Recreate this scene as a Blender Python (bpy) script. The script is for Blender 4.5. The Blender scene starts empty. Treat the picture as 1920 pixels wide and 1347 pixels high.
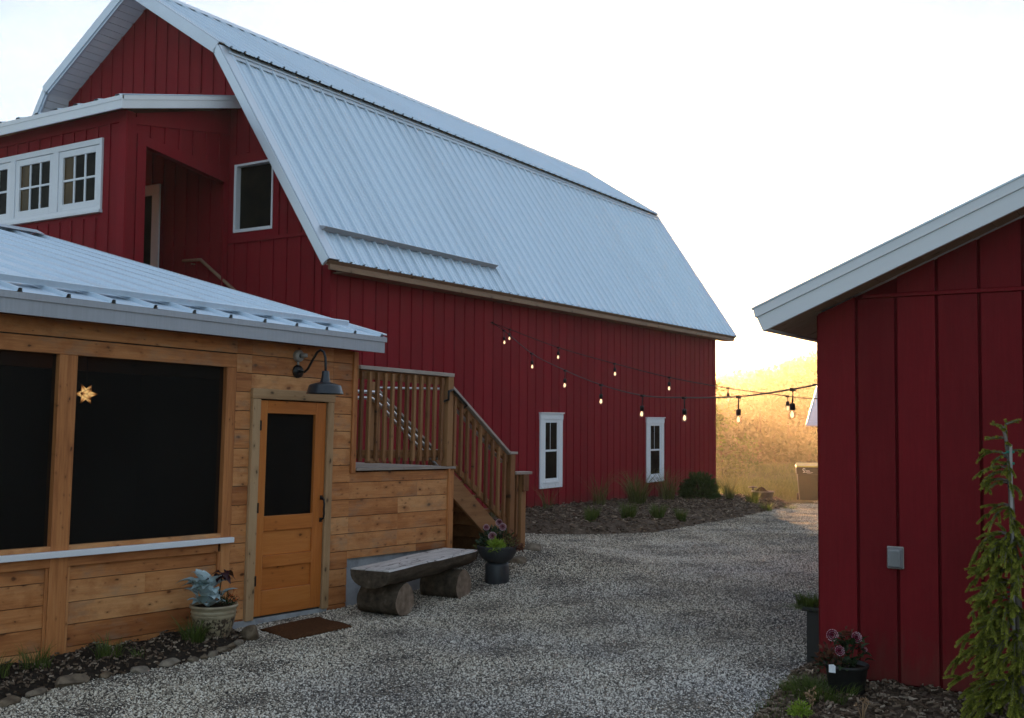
import bpy, math, random
import numpy as np
from mathutils import Vector, Matrix

random.seed(7)
RNG = np.random.default_rng(7)
S = bpy.context.scene
COL = S.collection

# ------------------------------------------------------------------ camera
F_PX, PITCH, ROLL, YAW = 2013.2486, math.radians(3.11228), math.radians(0.480546), math.radians(32.29561)
CAM_Z = 1.8
def _rx(a):
    c, s = math.cos(a), math.sin(a); return np.array([[1, 0, 0], [0, c, -s], [0, s, c]])
def _rz(a):
    c, s = math.cos(a), math.sin(a); return np.array([[c, -s, 0], [s, c, 0], [0, 0, 1]])
R3 = _rz(ROLL) @ np.array([[1, 0, 0], [0, 0, -1], [0, 1, 0.]]) @ _rx(-PITCH) @ _rz(-YAW)
cam = bpy.data.cameras.new('camera'); cam.sensor_width = 36.0; cam.lens = 36.0 * F_PX / 1920
cam.clip_start = 0.05; cam.clip_end = 2000
camo = bpy.data.objects.new('camera', cam); COL.objects.link(camo)
_r = np.array([R3[0], -R3[1], -R3[2]]).T
camo.matrix_world = Matrix([list(_r[0]) + [0], list(_r[1]) + [0], list(_r[2]) + [CAM_Z], [0, 0, 0, 1]])
S.camera = camo

# ------------------------------------------------------------------ sky, sun, exposure
SUN_AZ = math.radians(30.0)      # to the left of +Y
SUN_EL = math.radians(4.8)
W = bpy.data.worlds.new('World'); S.world = W; W.use_nodes = True
wn = W.node_tree; wn.nodes.clear()
w_out = wn.nodes.new('ShaderNodeOutputWorld'); w_bg = wn.nodes.new('ShaderNodeBackground')
sky = wn.nodes.new('ShaderNodeTexSky'); sky.sky_type = 'NISHITA'; sky.sun_disc = False
sky.sun_elevation = SUN_EL; sky.sun_rotation = -SUN_AZ
sky.air_density = 1.0; sky.dust_density = 0.5; sky.ozone_density = 2.6
w_bg.inputs['Strength'].default_value = 0.052
wn.links.new(sky.outputs[0], w_bg.inputs[0])
# thin high veil of cloud over the whole sky, with a few wisps
w_tc = wn.nodes.new('ShaderNodeTexCoord'); w_map = wn.nodes.new('ShaderNodeMapping'); w_map.inputs['Scale'].default_value = (1.0, 1.0, 3.2)
w_nz = wn.nodes.new('ShaderNodeTexNoise'); w_nz.inputs['Scale'].default_value = 3.2; w_nz.inputs['Detail'].default_value = 8; w_nz.inputs['Roughness'].default_value = 0.6
w_rp = wn.nodes.new('ShaderNodeValToRGB'); w_rp.color_ramp.elements[0].position = 0.42; w_rp.color_ramp.elements[1].position = 0.72
w_rp.color_ramp.elements[0].color = (0.135, 0.146, 0.152, 1); w_rp.color_ramp.elements[1].color = (0.205, 0.200, 0.190, 1)
w_veil = wn.nodes.new('ShaderNodeBackground'); w_veil.inputs['Strength'].default_value = 0.62
w_add = wn.nodes.new('ShaderNodeAddShader')
for a_, b_ in ((w_tc.outputs['Generated'], w_map.inputs['Vector']), (w_map.outputs[0], w_nz.inputs['Vector']), (w_nz.outputs['Fac'], w_rp.inputs[0]), (w_rp.outputs[0], w_veil.inputs[0]),
               (w_bg.outputs[0], w_add.inputs[0]), (w_veil.outputs[0], w_add.inputs[1]), (w_add.outputs[0], w_out.inputs[0])): wn.links.new(a_, b_)
sun = bpy.data.lights.new('sun', 'SUN'); sun.energy = 5.0; sun.angle = math.radians(0.5); sun.color = (1.0, 0.56, 0.26)
suno = bpy.data.objects.new('sun', sun); COL.objects.link(suno)
_sd = Vector((-math.sin(SUN_AZ) * math.cos(SUN_EL), math.cos(SUN_AZ) * math.cos(SUN_EL), math.sin(SUN_EL)))
suno.rotation_euler = _sd.to_track_quat('Z', 'Y').to_euler(); suno.location = (0, 0, 30)
S.view_settings.view_transform = 'Standard'; S.view_settings.look = 'None'
S.view_settings.exposure = 2.12; S.view_settings.gamma = 1.0; S.view_settings.use_curve_mapping = False
S.render.engine = 'CYCLES'
cy = S.cycles
cy.use_denoising = True; cy.use_adaptive_sampling = True; cy.adaptive_threshold = 0.015
try:
    cy.denoiser = 'OPENIMAGEDENOISE'; cy.denoising_input_passes = 'RGB_ALBEDO_NORMAL'
except Exception:
    pass
cy.max_bounces = 8; cy.diffuse_bounces = 3; cy.glossy_bounces = 3; cy.transparent_max_bounces = 24
cy.transmission_bounces = 4; cy.volume_bounces = 1; cy.sample_clamp_indirect = 4.0
cy.caustics_reflective = False; cy.caustics_refractive = False

# ------------------------------------------------------------------ node helpers
def new_mat(name):
    m = bpy.data.materials.new(name); m.use_nodes = True
    nt = m.node_tree; nt.nodes.clear()
    out = nt.nodes.new('ShaderNodeOutputMaterial')
    return m, nt, out
def nd(nt, typ, props=None, **ins):
    n = nt.nodes.new('ShaderNode' + typ)
    for k, v in (props or {}).items(): setattr(n, k, v)
    for k, v in ins.items():
        key = k.replace('_', ' ')
        s = n.inputs[int(k[1:])] if k[0] == 'i' and k[1:].isdigit() else n.inputs[key]
        if isinstance(v, bpy.types.NodeSocket): nt.links.new(v, s)
        else: s.default_value = v
    return n
def ramp(nt, fac, stops, interp='LINEAR'):
    n = nt.nodes.new('ShaderNodeValToRGB'); n.color_ramp.interpolation = interp
    el = n.color_ramp.elements
    while len(el) < len(stops): el.new(0.5)
    for e, (p, c) in zip(el, stops):
        e.position = p; e.color = (*c, 1) if len(c) == 3 else c
    nt.links.new(fac, n.inputs[0]); return n.outputs[0]
def fmath(nt, op, a, b=None, c=None):
    n = nt.nodes.new('ShaderNodeMath'); n.operation = op
    for i, v in enumerate((a, b, c)):
        if v is None: continue
        if isinstance(v, bpy.types.NodeSocket): nt.links.new(v, n.inputs[i])
        else: n.inputs[i].default_value = v
    return n.outputs[0]
def mixc(nt, fac, a, b, mode='MIX'):
    n = nt.nodes.new('ShaderNodeMix'); n.data_type = 'RGBA'; n.blend_type = mode; n.clamp_result = True
    for s, v in ((n.inputs[0], fac), (n.inputs[6], a), (n.inputs[7], b)):
        if isinstance(v, bpy.types.NodeSocket): nt.links.new(v, s)
        else: s.default_value = (*v, 1) if isinstance(v, tuple) and len(v) == 3 else v
    return n.outputs[2]
def objco(nt, scale=(1, 1, 1), jit=None):
    tc = nt.nodes.new('ShaderNodeTexCoord').outputs['Object']
    if jit is not None:
        cmb = nd(nt, 'CombineXYZ', None, X=fmath(nt, 'MULTIPLY', jit, 7.3), Y=fmath(nt, 'MULTIPLY', jit, 13.1), Z=fmath(nt, 'MULTIPLY', jit, 5.7)).outputs[0]
        tc = nd(nt, 'VectorMath', {'operation': 'ADD'}, i0=tc, i1=cmb).outputs[0]
    return nd(nt, 'Mapping', None, Vector=tc, Scale=scale).outputs[0]
def rnd_attr(nt):
    return nd(nt, 'Attribute', {'attribute_name': 'rnd'}).outputs['Fac']
def noise(nt, vec, scale, detail=4, rough=0.55):
    return nd(nt, 'TexNoise', None, Vector=vec, Scale=scale, Detail=float(detail), Roughness=rough).outputs['Fac']
def bump(nt, h, strength, dist=0.01, normal=None):
    n = nd(nt, 'Bump', None, Strength=strength, Distance=dist, Height=h)
    if normal is not None: nt.links.new(normal, n.inputs['Normal'])
    return n.outputs[0]
def finish(nt, out, color, rough, normal=None, metallic=0.0, spec=0.5, **extra):
    b = nd(nt, 'BsdfPrincipled', None, Base_Color=color if isinstance(color, bpy.types.NodeSocket) else (*color, 1), Roughness=rough, Metallic=metallic)
    b.inputs['Specular IOR Level'].default_value = spec
    if normal is not None: nt.links.new(normal, b.inputs['Normal'])
    for k, v in extra.items():
        s = b.inputs[k.replace('_', ' ')]
        if isinstance(v, bpy.types.NodeSocket): nt.links.new(v, s)
        else: s.default_value = v
    nt.links.new(b.outputs[0], out.inputs[0]); return b

def wood_mat(name, dark, mid, light, axis, rough=0.6, knots=0.75, var=0.35, stain=None, grain=1.0):
    """axis = grain direction in object space"""
    m, nt, out = new_mat(name)
    r = rnd_attr(nt)
    st = {'X': (0.07, 1, 1), 'Y': (1, 0.07, 1), 'Z': (1, 1, 0.07)}[axis]
    v = objco(nt, st, r)
    n1 = noise(nt, v, 55 * grain, 5, 0.6); n2 = noise(nt, v, 11, 3)
    w = fmath(nt, 'ADD', fmath(nt, 'MULTIPLY', n1, 0.55), fmath(nt, 'MULTIPLY', n2, 0.6))
    w = fmath(nt, 'ADD', w, fmath(nt, 'MULTIPLY', fmath(nt, 'SUBTRACT', r, 0.5), var))
    c = ramp(nt, w, [(0.28, dark), (0.55, mid), (0.85, light)])
    if knots > 0:
        sep = nd(nt, 'SeparateXYZ', None, Vector=objco(nt, (1, 1, 1), r)).outputs
        al, ac = {'X': (0, 1), 'Y': (1, 2), 'Z': (2, 1)}[axis]
        wobn = noise(nt, objco(nt, (1, 1, 1), r), 16, 3)
        cmb = nd(nt, 'CombineXYZ', None, X=fmath(nt, 'ADD', fmath(nt, 'MULTIPLY', sep[al], 3.2), fmath(nt, 'MULTIPLY', wobn, 0.10)), Y=fmath(nt, 'ADD', fmath(nt, 'MULTIPLY', sep[ac], 6.0), fmath(nt, 'MULTIPLY', wobn, 0.16))).outputs[0]
        for (sc_, frac, sz, dark_k) in ((1.0, knots * 0.8, 0.085, 0.85), (2.3, knots * 0.45, 0.07, 0.6)):
            vo = nd(nt, 'TexVoronoi', {'feature': 'F1', 'voronoi_dimensions': '2D'}, Vector=cmb, Scale=sc_)
            rr = nd(nt, 'SeparateColor', None, Color=vo.outputs['Color']).outputs
            on = fmath(nt, 'GREATER_THAN', rr[0], 1 - frac)
            size = fmath(nt, 'MULTIPLY', fmath(nt, 'ADD', fmath(nt, 'MULTIPLY', rr[1], 0.9), 0.25), sz)
            halo = nd(nt, 'MapRange', None, Value=vo.outputs['Distance'], From_Min=fmath(nt, 'MULTIPLY', size, 0.6), From_Max=fmath(nt, 'MULTIPLY', size, 3.6), To_Min=1.0, To_Max=0.0).outputs[0]
            core = nd(nt, 'MapRange', None, Value=vo.outputs['Distance'], From_Min=fmath(nt, 'MULTIPLY', size, 0.5), From_Max=fmath(nt, 'MULTIPLY', size, 1.15), To_Min=1.0, To_Max=0.0).outputs[0]
            c = mixc(nt, fmath(nt, 'MULTIPLY', fmath(nt, 'MULTIPLY', halo, on), 0.5), c, tuple(x * 0.8 for x in dark))
            c = mixc(nt, fmath(nt, 'MULTIPLY', fmath(nt, 'MULTIPLY', core, on), dark_k), c, tuple(x * 0.22 for x in dark))
    if stain is not None:
        s2 = noise(nt, objco(nt, (1, 1, 1.6), r), 3.4, 6, 0.7)
        c = mixc(nt, nd(nt, 'MapRange', None, Value=s2, From_Min=0.48, From_Max=0.68, To_Min=0.0, To_Max=0.7).outputs[0], c, stain)
        s3 = noise(nt, objco(nt, (1, .5, 1.3), fmath(nt, 'ADD', r, 3.1)), 4.6, 6, 0.7)
        c = mixc(nt, nd(nt, 'MapRange', None, Value=s3, From_Min=0.52, From_Max=0.72, To_Min=0.0, To_Max=0.55).outputs[0], c, (0.27, 0.20, 0.14))
    finish(nt, out, c, rough, bump(nt, n1, 0.25, 0.004), spec=0.3)
    return m

def paint_mat(name, base, rough=0.5, mott=0.12, streak=True, chips=0.0, bumpy=0.15, spec=0.35, chipcol=(.5, .42, .4), metallic=0.0):
    m, nt, out = new_mat(name)
    r = rnd_attr(nt)
    v1 = objco(nt, (1, 1, 1)); v2 = objco(nt, (9, 9, 0.6) if streak else (1, 1, 1), r)
    a = noise(nt, v1, 1.7, 5, 0.65); b = noise(nt, v2, 6, 4)
    f = fmath(nt, 'ADD', fmath(nt, 'MULTIPLY', a, 0.6), fmath(nt, 'MULTIPLY', b, 0.4))
    f = fmath(nt, 'ADD', f, fmath(nt, 'MULTIPLY', fmath(nt, 'SUBTRACT', r, 0.5), 0.3))
    c = ramp(nt, f, [(0.25, tuple(x * (1 - mott) for x in base)), (0.75, tuple(min(1, x * (1 + mott)) for x in base))])
    if streak:
        gr = noise(nt, objco(nt, (40, 40, 1.1), r), 2.2, 5, 0.7)
        c = mixc(nt, nd(nt, 'MapRange', None, Value=gr, From_Min=0.42, From_Max=0.7, To_Min=0.0, To_Max=0.30).outputs[0], c, tuple(x * 0.62 for x in base))
    if chips > 0:
        zz_ = nd(nt, 'SeparateXYZ', None, Vector=objco(nt)).outputs[2]
        dn = noise(nt, objco(nt, (3, 3, 1)), 5, 5, 0.7)
        spl = nd(nt, 'MapRange', None, Value=fmath(nt, 'SUBTRACT', fmath(nt, 'MULTIPLY', dn, 0.9), zz_), From_Min=0.10, From_Max=0.5, To_Min=0.0, To_Max=0.45).outputs[0]
        c = mixc(nt, spl, c, (0.085, 0.05, 0.035))
        vo = nd(nt, 'TexVoronoi', {'feature': 'F1'}, Vector=objco(nt, (2.4, 2.4, 1.5)), Scale=1.6)
        rr = nd(nt, 'SeparateColor', None, Color=vo.outputs['Color']).outputs[0]
        k = fmath(nt, 'MULTIPLY', fmath(nt, 'LESS_THAN', vo.outputs['Distance'], 0.016), fmath(nt, 'LESS_THAN', rr, chips))
        c = mixc(nt, fmath(nt, 'MULTIPLY', k, 0.5), c, chipcol)
    fine = noise(nt, objco(nt, (1, 1, 0.12) if streak else (1, 1, 1), r), 130, 3)
    finish(nt, out, c, fmath(nt, 'ADD', fmath(nt, 'MULTIPLY', a, 0.25), rough - 0.12), bump(nt, fine, bumpy, 0.003), spec=spec, metallic=metallic)
    return m

def leaf_mat(name, dark, light, trans=0.35, rough=0.5, tcol=None):
    m, nt, out = new_mat(name)
    c = ramp(nt, rnd_attr(nt), [(0.0, dark), (1.0, light)])
    p = nd(nt, 'BsdfPrincipled', None, Base_Color=c, Roughness=rough); p.inputs['Specular IOR Level'].default_value = 0.3
    t = nd(nt, 'BsdfTranslucent', None, Color=mixc(nt, 1.0, c, tcol or (1.0, 1.0, 0.5), 'MULTIPLY') if tcol is None else mixc(nt, 0.5, c, tcol))
    mx = nd(nt, 'MixShader', None, Fac=trans, i1=p.outputs[0], i2=t.outputs[0])
    nt.links.new(mx.outputs[0], out.inputs[0]); return m

def plain(name, col, rough=0.5, metallic=0.0, spec=0.5, nz=0.1):
    m, nt, out = new_mat(name)
    a = noise(nt, objco(nt), 9, 4)
    c = ramp(nt, a, [(0.3, tuple(x * (1 - nz) for x in col)), (0.7, tuple(min(1, x * (1 + nz)) for x in col))])
    finish(nt, out, c, rough, bump(nt, noise(nt, objco(nt), 70, 3), 0.06, 0.003), metallic, spec); return m

M = {}
M['red'] = paint_mat('red_barn_paint', (0.225, 0.0125, 0.0205), 0.75, 0.16, chips=0.25, spec=0.12)
M['red_shed'] = paint_mat('red_shed_paint', (0.168, 0.0098, 0.0140), 0.66, 0.24, chips=0.3, bumpy=0.3, spec=0.12)
M['red_back'] = paint_mat('dark_red_backing', (0.115, 0.007, 0.010), 0.8, 0.1, spec=0.1)  # darker red on the backing that shows between the boards
M['white'] = paint_mat('white_trim_paint', (0.78, 0.81, 0.86), 0.5, 0.05, streak=False, bumpy=0.08)
M['fascia'] = paint_mat('grey_white_trim', (0.40, 0.42, 0.47), 0.5, 0.09, bumpy=0.1)
M['cedar_y'] = wood_mat('cedar_boards', (0.281, 0.089, 0.027), (0.524, 0.209, 0.070), (0.646, 0.320, 0.133), 'Y', var=0.45, stain=(0.34, 0.11, 0.03))
M['cedar_z'] = wood_mat('cedar_uprights', (0.276, 0.087, 0.027), (0.496, 0.192, 0.063), (0.607, 0.280, 0.110), 'Z', var=0.35)
M['trim_y'] = wood_mat('pale_trim_cross', (0.295, 0.161, 0.074), (0.436, 0.267, 0.138), (0.506, 0.336, 0.191), 'Y', var=0.3, knots=0.9)
M['trim_z'] = wood_mat('pale_trim_upright', (0.295, 0.161, 0.074), (0.436, 0.267, 0.138), (0.506, 0.336, 0.191), 'Z', var=0.3, knots=0.9)
M['door_z'] = wood_mat('oak_stiles', (0.359, 0.100, 0.019), (0.496, 0.155, 0.032), (0.581, 0.215, 0.054), 'Z', 0.4, 0.0, 0.2)
M['door_y'] = wood_mat('oak_rails', (0.359, 0.100, 0.019), (0.496, 0.155, 0.032), (0.581, 0.215, 0.054), 'Y', 0.4, 0.35, 0.2)
M['deck_z'] = wood_mat('deck_balusters', (0.122, 0.048, 0.017), (0.238, 0.102, 0.038), (0.326, 0.161, 0.067), 'Z', 0.6, 0.5, 0.5)
M['deck_y'] = wood_mat('deck_rails', (0.122, 0.048, 0.017), (0.238, 0.102, 0.038), (0.326, 0.161, 0.067), 'Y', 0.6, 0.5, 0.4)
M['grey_y'] = wood_mat('weathered_cap', (0.24, 0.19, 0.16), (0.36, 0.30, 0.26), (0.46, 0.40, 0.36), 'Y', 0.65, 0.4, 0.3)
M['tan_y'] = wood_mat('eave_board', (0.186, 0.108, 0.066), (0.283, 0.174, 0.113), (0.354, 0.233, 0.156), 'Y', 0.6, 0.6, 0.3)
M['soffit_x'] = wood_mat('pine_soffit', (0.26, 0.17, 0.11), (0.34, 0.235, 0.165), (0.42, 0.31, 0.23), 'X', 0.6, 0.6, 0.2)
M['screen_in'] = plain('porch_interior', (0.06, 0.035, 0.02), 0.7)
M['black'] = plain('black_iron', (0.018, 0.019, 0.021), 0.4, 0.6)
M['lampmetal'] = plain('lamp_enamel', (0.03, 0.036, 0.045), 0.28, 0.3)
M['greymetal'] = plain('grey_box', (0.32, 0.30, 0.28), 0.5, 0.2)
M['pipe'] = plain('steel_pipe', (0.55, 0.56, 0.58), 0.3, 0.9)
M['urn'] = plain('urn_charcoal', (0.028, 0.033, 0.04), 0.5)
M['blackpot'] = plain('black_pot', (0.014, 0.014, 0.015), 0.55)
M['soil'] = plain('potting_soil', (0.03, 0.02, 0.014), 0.95, 0, 0.1, 0.4)
M['rust'] = plain('rusty_iron', (0.14, 0.06, 0.035), 0.8)
M['wire'] = plain('black_wire', (0.012, 0.012, 0.012), 0.5)

def metal_roof_mat(name, base, pitch=0.2825, along=1):
    m, nt, out = new_mat(name)
    a = noise(nt, objco(nt, (1, 1, 1)), 0.9, 6, 0.65)
    st = {1: (0.5, 9, 0.5), 0: (9, 0.5, 0.5)}[along]
    b = noise(nt, objco(nt, st), 2.2, 5, 0.65)
    sp = nd(nt, 'SeparateXYZ', None, Vector=objco(nt)).outputs
    sheet = nd(nt, 'TexWhiteNoise', {'noise_dimensions': '1D'}, W=fmath(nt, 'FLOOR', fmath(nt, 'MULTIPLY', sp[along], 1 / (pitch * 3.2)))).outputs['Value']
    f = fmath(nt, 'ADD', fmath(nt, 'ADD', fmath(nt, 'MULTIPLY', a, 0.45), fmath(nt, 'MULTIPLY', b, 0.45)), fmath(nt, 'MULTIPLY', sheet, 0.16))
    c = ramp(nt, f, [(0.32, tuple(x * 0.91 for x in base)), (0.55, base), (0.78, tuple(min(1, x * 1.04) for x in base))])
    vo = nd(nt, 'TexVoronoi', {'feature': 'F1'}, Vector=objco(nt, (1.6, 1.6, 1.6)), Scale=1.3)
    spot = fmath(nt, 'LESS_THAN', vo.outputs['Distance'], 0.02)
    c = mixc(nt, fmath(nt, 'MULTIPLY', spot, 0.6), c, (0.12, 0.13, 0.14))
    finish(nt, out, c, fmath(nt, 'ADD', fmath(nt, 'MULTIPLY', a, 0.3), 0.24), bump(nt, noise(nt, objco(nt, (1, 1, 1)), 3, 3), 0.15, 0.012), 0.45, 0.5)
    return m
M['roof'] = metal_roof_mat('white_metal_roof', (0.66, 0.79, 0.92))
M['flash'] = metal_roof_mat('metal_flashing', (0.68, 0.76, 0.86))

m, nt, out = new_mat('window_glass'); M['glass'] = m
c = ramp(nt, noise(nt, objco(nt), 3, 3), [(0.35, (0.008, 0.008, 0.008)), (0.7, (0.022, 0.020, 0.014))])
finish(nt, out, c, 0.08, bump(nt, noise(nt, objco(nt), 2.2, 2), 0.05, 0.02), 0, 0.035)
m, nt, out = new_mat('amber_glass'); M['glass_amber'] = m
c = ramp(nt, noise(nt, objco(nt, (1, 1, .3)), 5, 4), [(0.35, (0.05, 0.03, 0.01)), (0.7, (0.11, 0.065, 0.02))])
finish(nt, out, c, 0.1, None, 0, 0.14)
m, nt, out = new_mat('insect_screen'); M['screen'] = m
wv = noise(nt, objco(nt, (1, 30, 0.5)), 4, 4); cl = noise(nt, objco(nt), 1.4, 4)
dc = ramp(nt, fmath(nt, 'ADD', fmath(nt, 'MULTIPLY', wv, 0.4), fmath(nt, 'MULTIPLY', cl, 0.6)), [(0.35, (0.007, 0.007, 0.007)), (0.7, (0.018, 0.018, 0.017))])
d = nd(nt, 'BsdfPrincipled', None, Base_Color=dc, Roughness=0.6); d.inputs['Specular IOR Level'].default_value = 0.06; t = nd(nt, 'BsdfTransparent', None, Color=(1, 1, 1, 1))
mx = nd(nt, 'MixShader', None, Fac=0.55, i1=t.outputs[0], i2=d.outputs[0]); nt.links.new(mx.outputs[0], out.inputs[0])
m, nt, out = new_mat('bulb_glass'); M['bulb'] = m
g_ = nd(nt, 'BsdfGlossy', None, Color=(1, .95, .9, 1), Roughness=0.05); t = nd(nt, 'BsdfTransparent', None, Color=(1, .93, .85, 1))
fr = nd(nt, 'LayerWeight', None, Blend=0.35)
mx = nd(nt, 'MixShader', None, Fac=fmath(nt, 'MULTIPLY', fr.outputs['Facing'], 0.45), i1=t.outputs[0], i2=g_.outputs[0])
nt.links.new(mx.outputs[0], out.inputs[0])
def emit(name, col, st):
    m, nt, out = new_mat(name); e = nd(nt, 'Emission', None, Color=(*col, 1), Strength=st); nt.links.new(e.outputs[0], out.inputs[0]); return m
M['filament'] = emit('glowing_filament', (1.0, 0.72, 0.42), 0.5)
M['clear'] = None
m, nt, out = new_mat('clear_plastic'); M['clear'] = m
g_ = nd(nt, 'BsdfPrincipled', None, Base_Color=(0.42, 0.43, 0.44, 1), Roughness=0.22); t = nd(nt, 'BsdfTransparent', None, Color=(.9, .92, .95, 1))
mx = nd(nt, 'MixShader', None, Fac=0.5, i1=t.outputs[0], i2=g_.outputs[0]); nt.links.new(mx.outputs[0], out.inputs[0])
m, nt, out = new_mat('concrete'); M['concrete'] = m
c = ramp(nt, noise(nt, objco(nt), 5, 7, 0.7), [(0.3, (0.20, 0.21, 0.22)), (0.5, (0.34, 0.35, 0.37)), (0.75, (0.46, 0.47, 0.49))])
finish(nt, out, c, 0.85, bump(nt, noise(nt, objco(nt), 30, 5), 0.4, 0.01), 0, 0.2)
m, nt, out = new_mat('doormat_coir'); M['coir'] = m
c = ramp(nt, noise(nt, objco(nt), 60, 4), [(0.3, (0.045, 0.018, 0.008)), (0.7, (0.12, 0.05, 0.02))])
finish(nt, out, c, 0.95, bump(nt, noise(nt, objco(nt), 160, 3), 0.9, 0.01), 0, 0.1)
# bark, log ends
m, nt, out = new_mat('log_bark'); M['bark'] = m
a = noise(nt, objco(nt, (1, .25, 1)), 14, 6, 0.65)
c = ramp(nt, a, [(0.3, (0.026, 0.020, 0.015)), (0.55, (0.085, 0.064, 0.046)), (0.8, (0.17, 0.135, 0.105))])
finish(nt, out, c, 0.85, bump(nt, a, 0.7, 0.02), 0, 0.15)
m, nt, out = new_mat('sawn_log_face'); M['logtop'] = m
a = noise(nt, objco(nt, (1, .1, 1)), 26, 6, 0.65)
c = ramp(nt, a, [(0.25, (0.26, 0.24, 0.23)), (0.5, (0.54, 0.51, 0.50)), (0.8, (0.68, 0.65, 0.64))])
cr = fmath(nt, 'LESS_THAN', fmath(nt, 'ABSOLUTE', fmath(nt, 'SUBTRACT', noise(nt, objco(nt, (1, .22, 1)), 4.2, 3), 0.5)), 0.006)
c = mixc(nt, fmath(nt, 'MULTIPLY', cr, 0.8), c, (0.05, 0.04, 0.035))
finish(nt, out, c, 0.75, bump(nt, a, 0.4, 0.006), 0, 0.2)
m, nt, out = new_mat('cut_log_end'); M['logend'] = m
v = nd(nt, 'VectorMath', {'operation': 'LENGTH'}, i0=objco(nt, (0, 1, 1))).outputs['Value']
a = noise(nt, objco(nt), 12, 5)
c = ramp(nt, a, [(0.3, (0.12, 0.085, 0.06)), (0.6, (0.27, 0.20, 0.15)), (0.8, (0.36, 0.29, 0.24))])
finish(nt, out, c, 0.8, bump(nt, a, 0.3, 0.01), 0, 0.2)
m, nt, out = new_mat('field_stone'); M['stone'] = m
a = noise(nt, objco(nt), 9, 7, 0.65); r = rnd_attr(nt)
c = mixc(nt, r, ramp(nt, a, [(0.3, (0.05, 0.033, 0.022)), (0.5, (0.12, 0.085, 0.055)), (0.7, (0.24, 0.18, 0.12))]), ramp(nt, a, [(0.3, (0.13, 0.115, 0.10)), (0.7, (0.36, 0.32, 0.26))]))
finish(nt, out, c, 0.85, bump(nt, a, 0.6, 0.02), 0, 0.2)
m, nt, out = new_mat('glazed_pot'); M['glaze'] = m
a = noise(nt, objco(nt, (1, 1, .8)), 48, 3, 0.5)
sep = nd(nt, 'SeparateXYZ', None, Vector=objco(nt)).outputs[2]
low = nd(nt, 'MapRange', None, Value=sep, From_Min=0.175, From_Max=0.19, To_Min=1.0, To_Max=0.0).outputs[0]
pat = fmath(nt, 'MULTIPLY', low, nd(nt, 'MapRange', None, Value=a, From_Min=0.48, From_Max=0.53).outputs[0])
ring = nd(nt, 'MapRange', None, Value=noise(nt, objco(nt, (1, 1, 4)), 9, 4), From_Min=0.45, From_Max=0.7).outputs[0]
c = mixc(nt, fmath(nt, 'MULTIPLY', ring, 0.7), (0.33, 0.275, 0.18), (0.16, 0.115, 0.07))
c = mixc(nt, pat, c, (0.06, 0.042, 0.03))
finish(nt, out, c, 0.28, bump(nt, pat, 0.5, 0.006), 0, 0.5)

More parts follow.
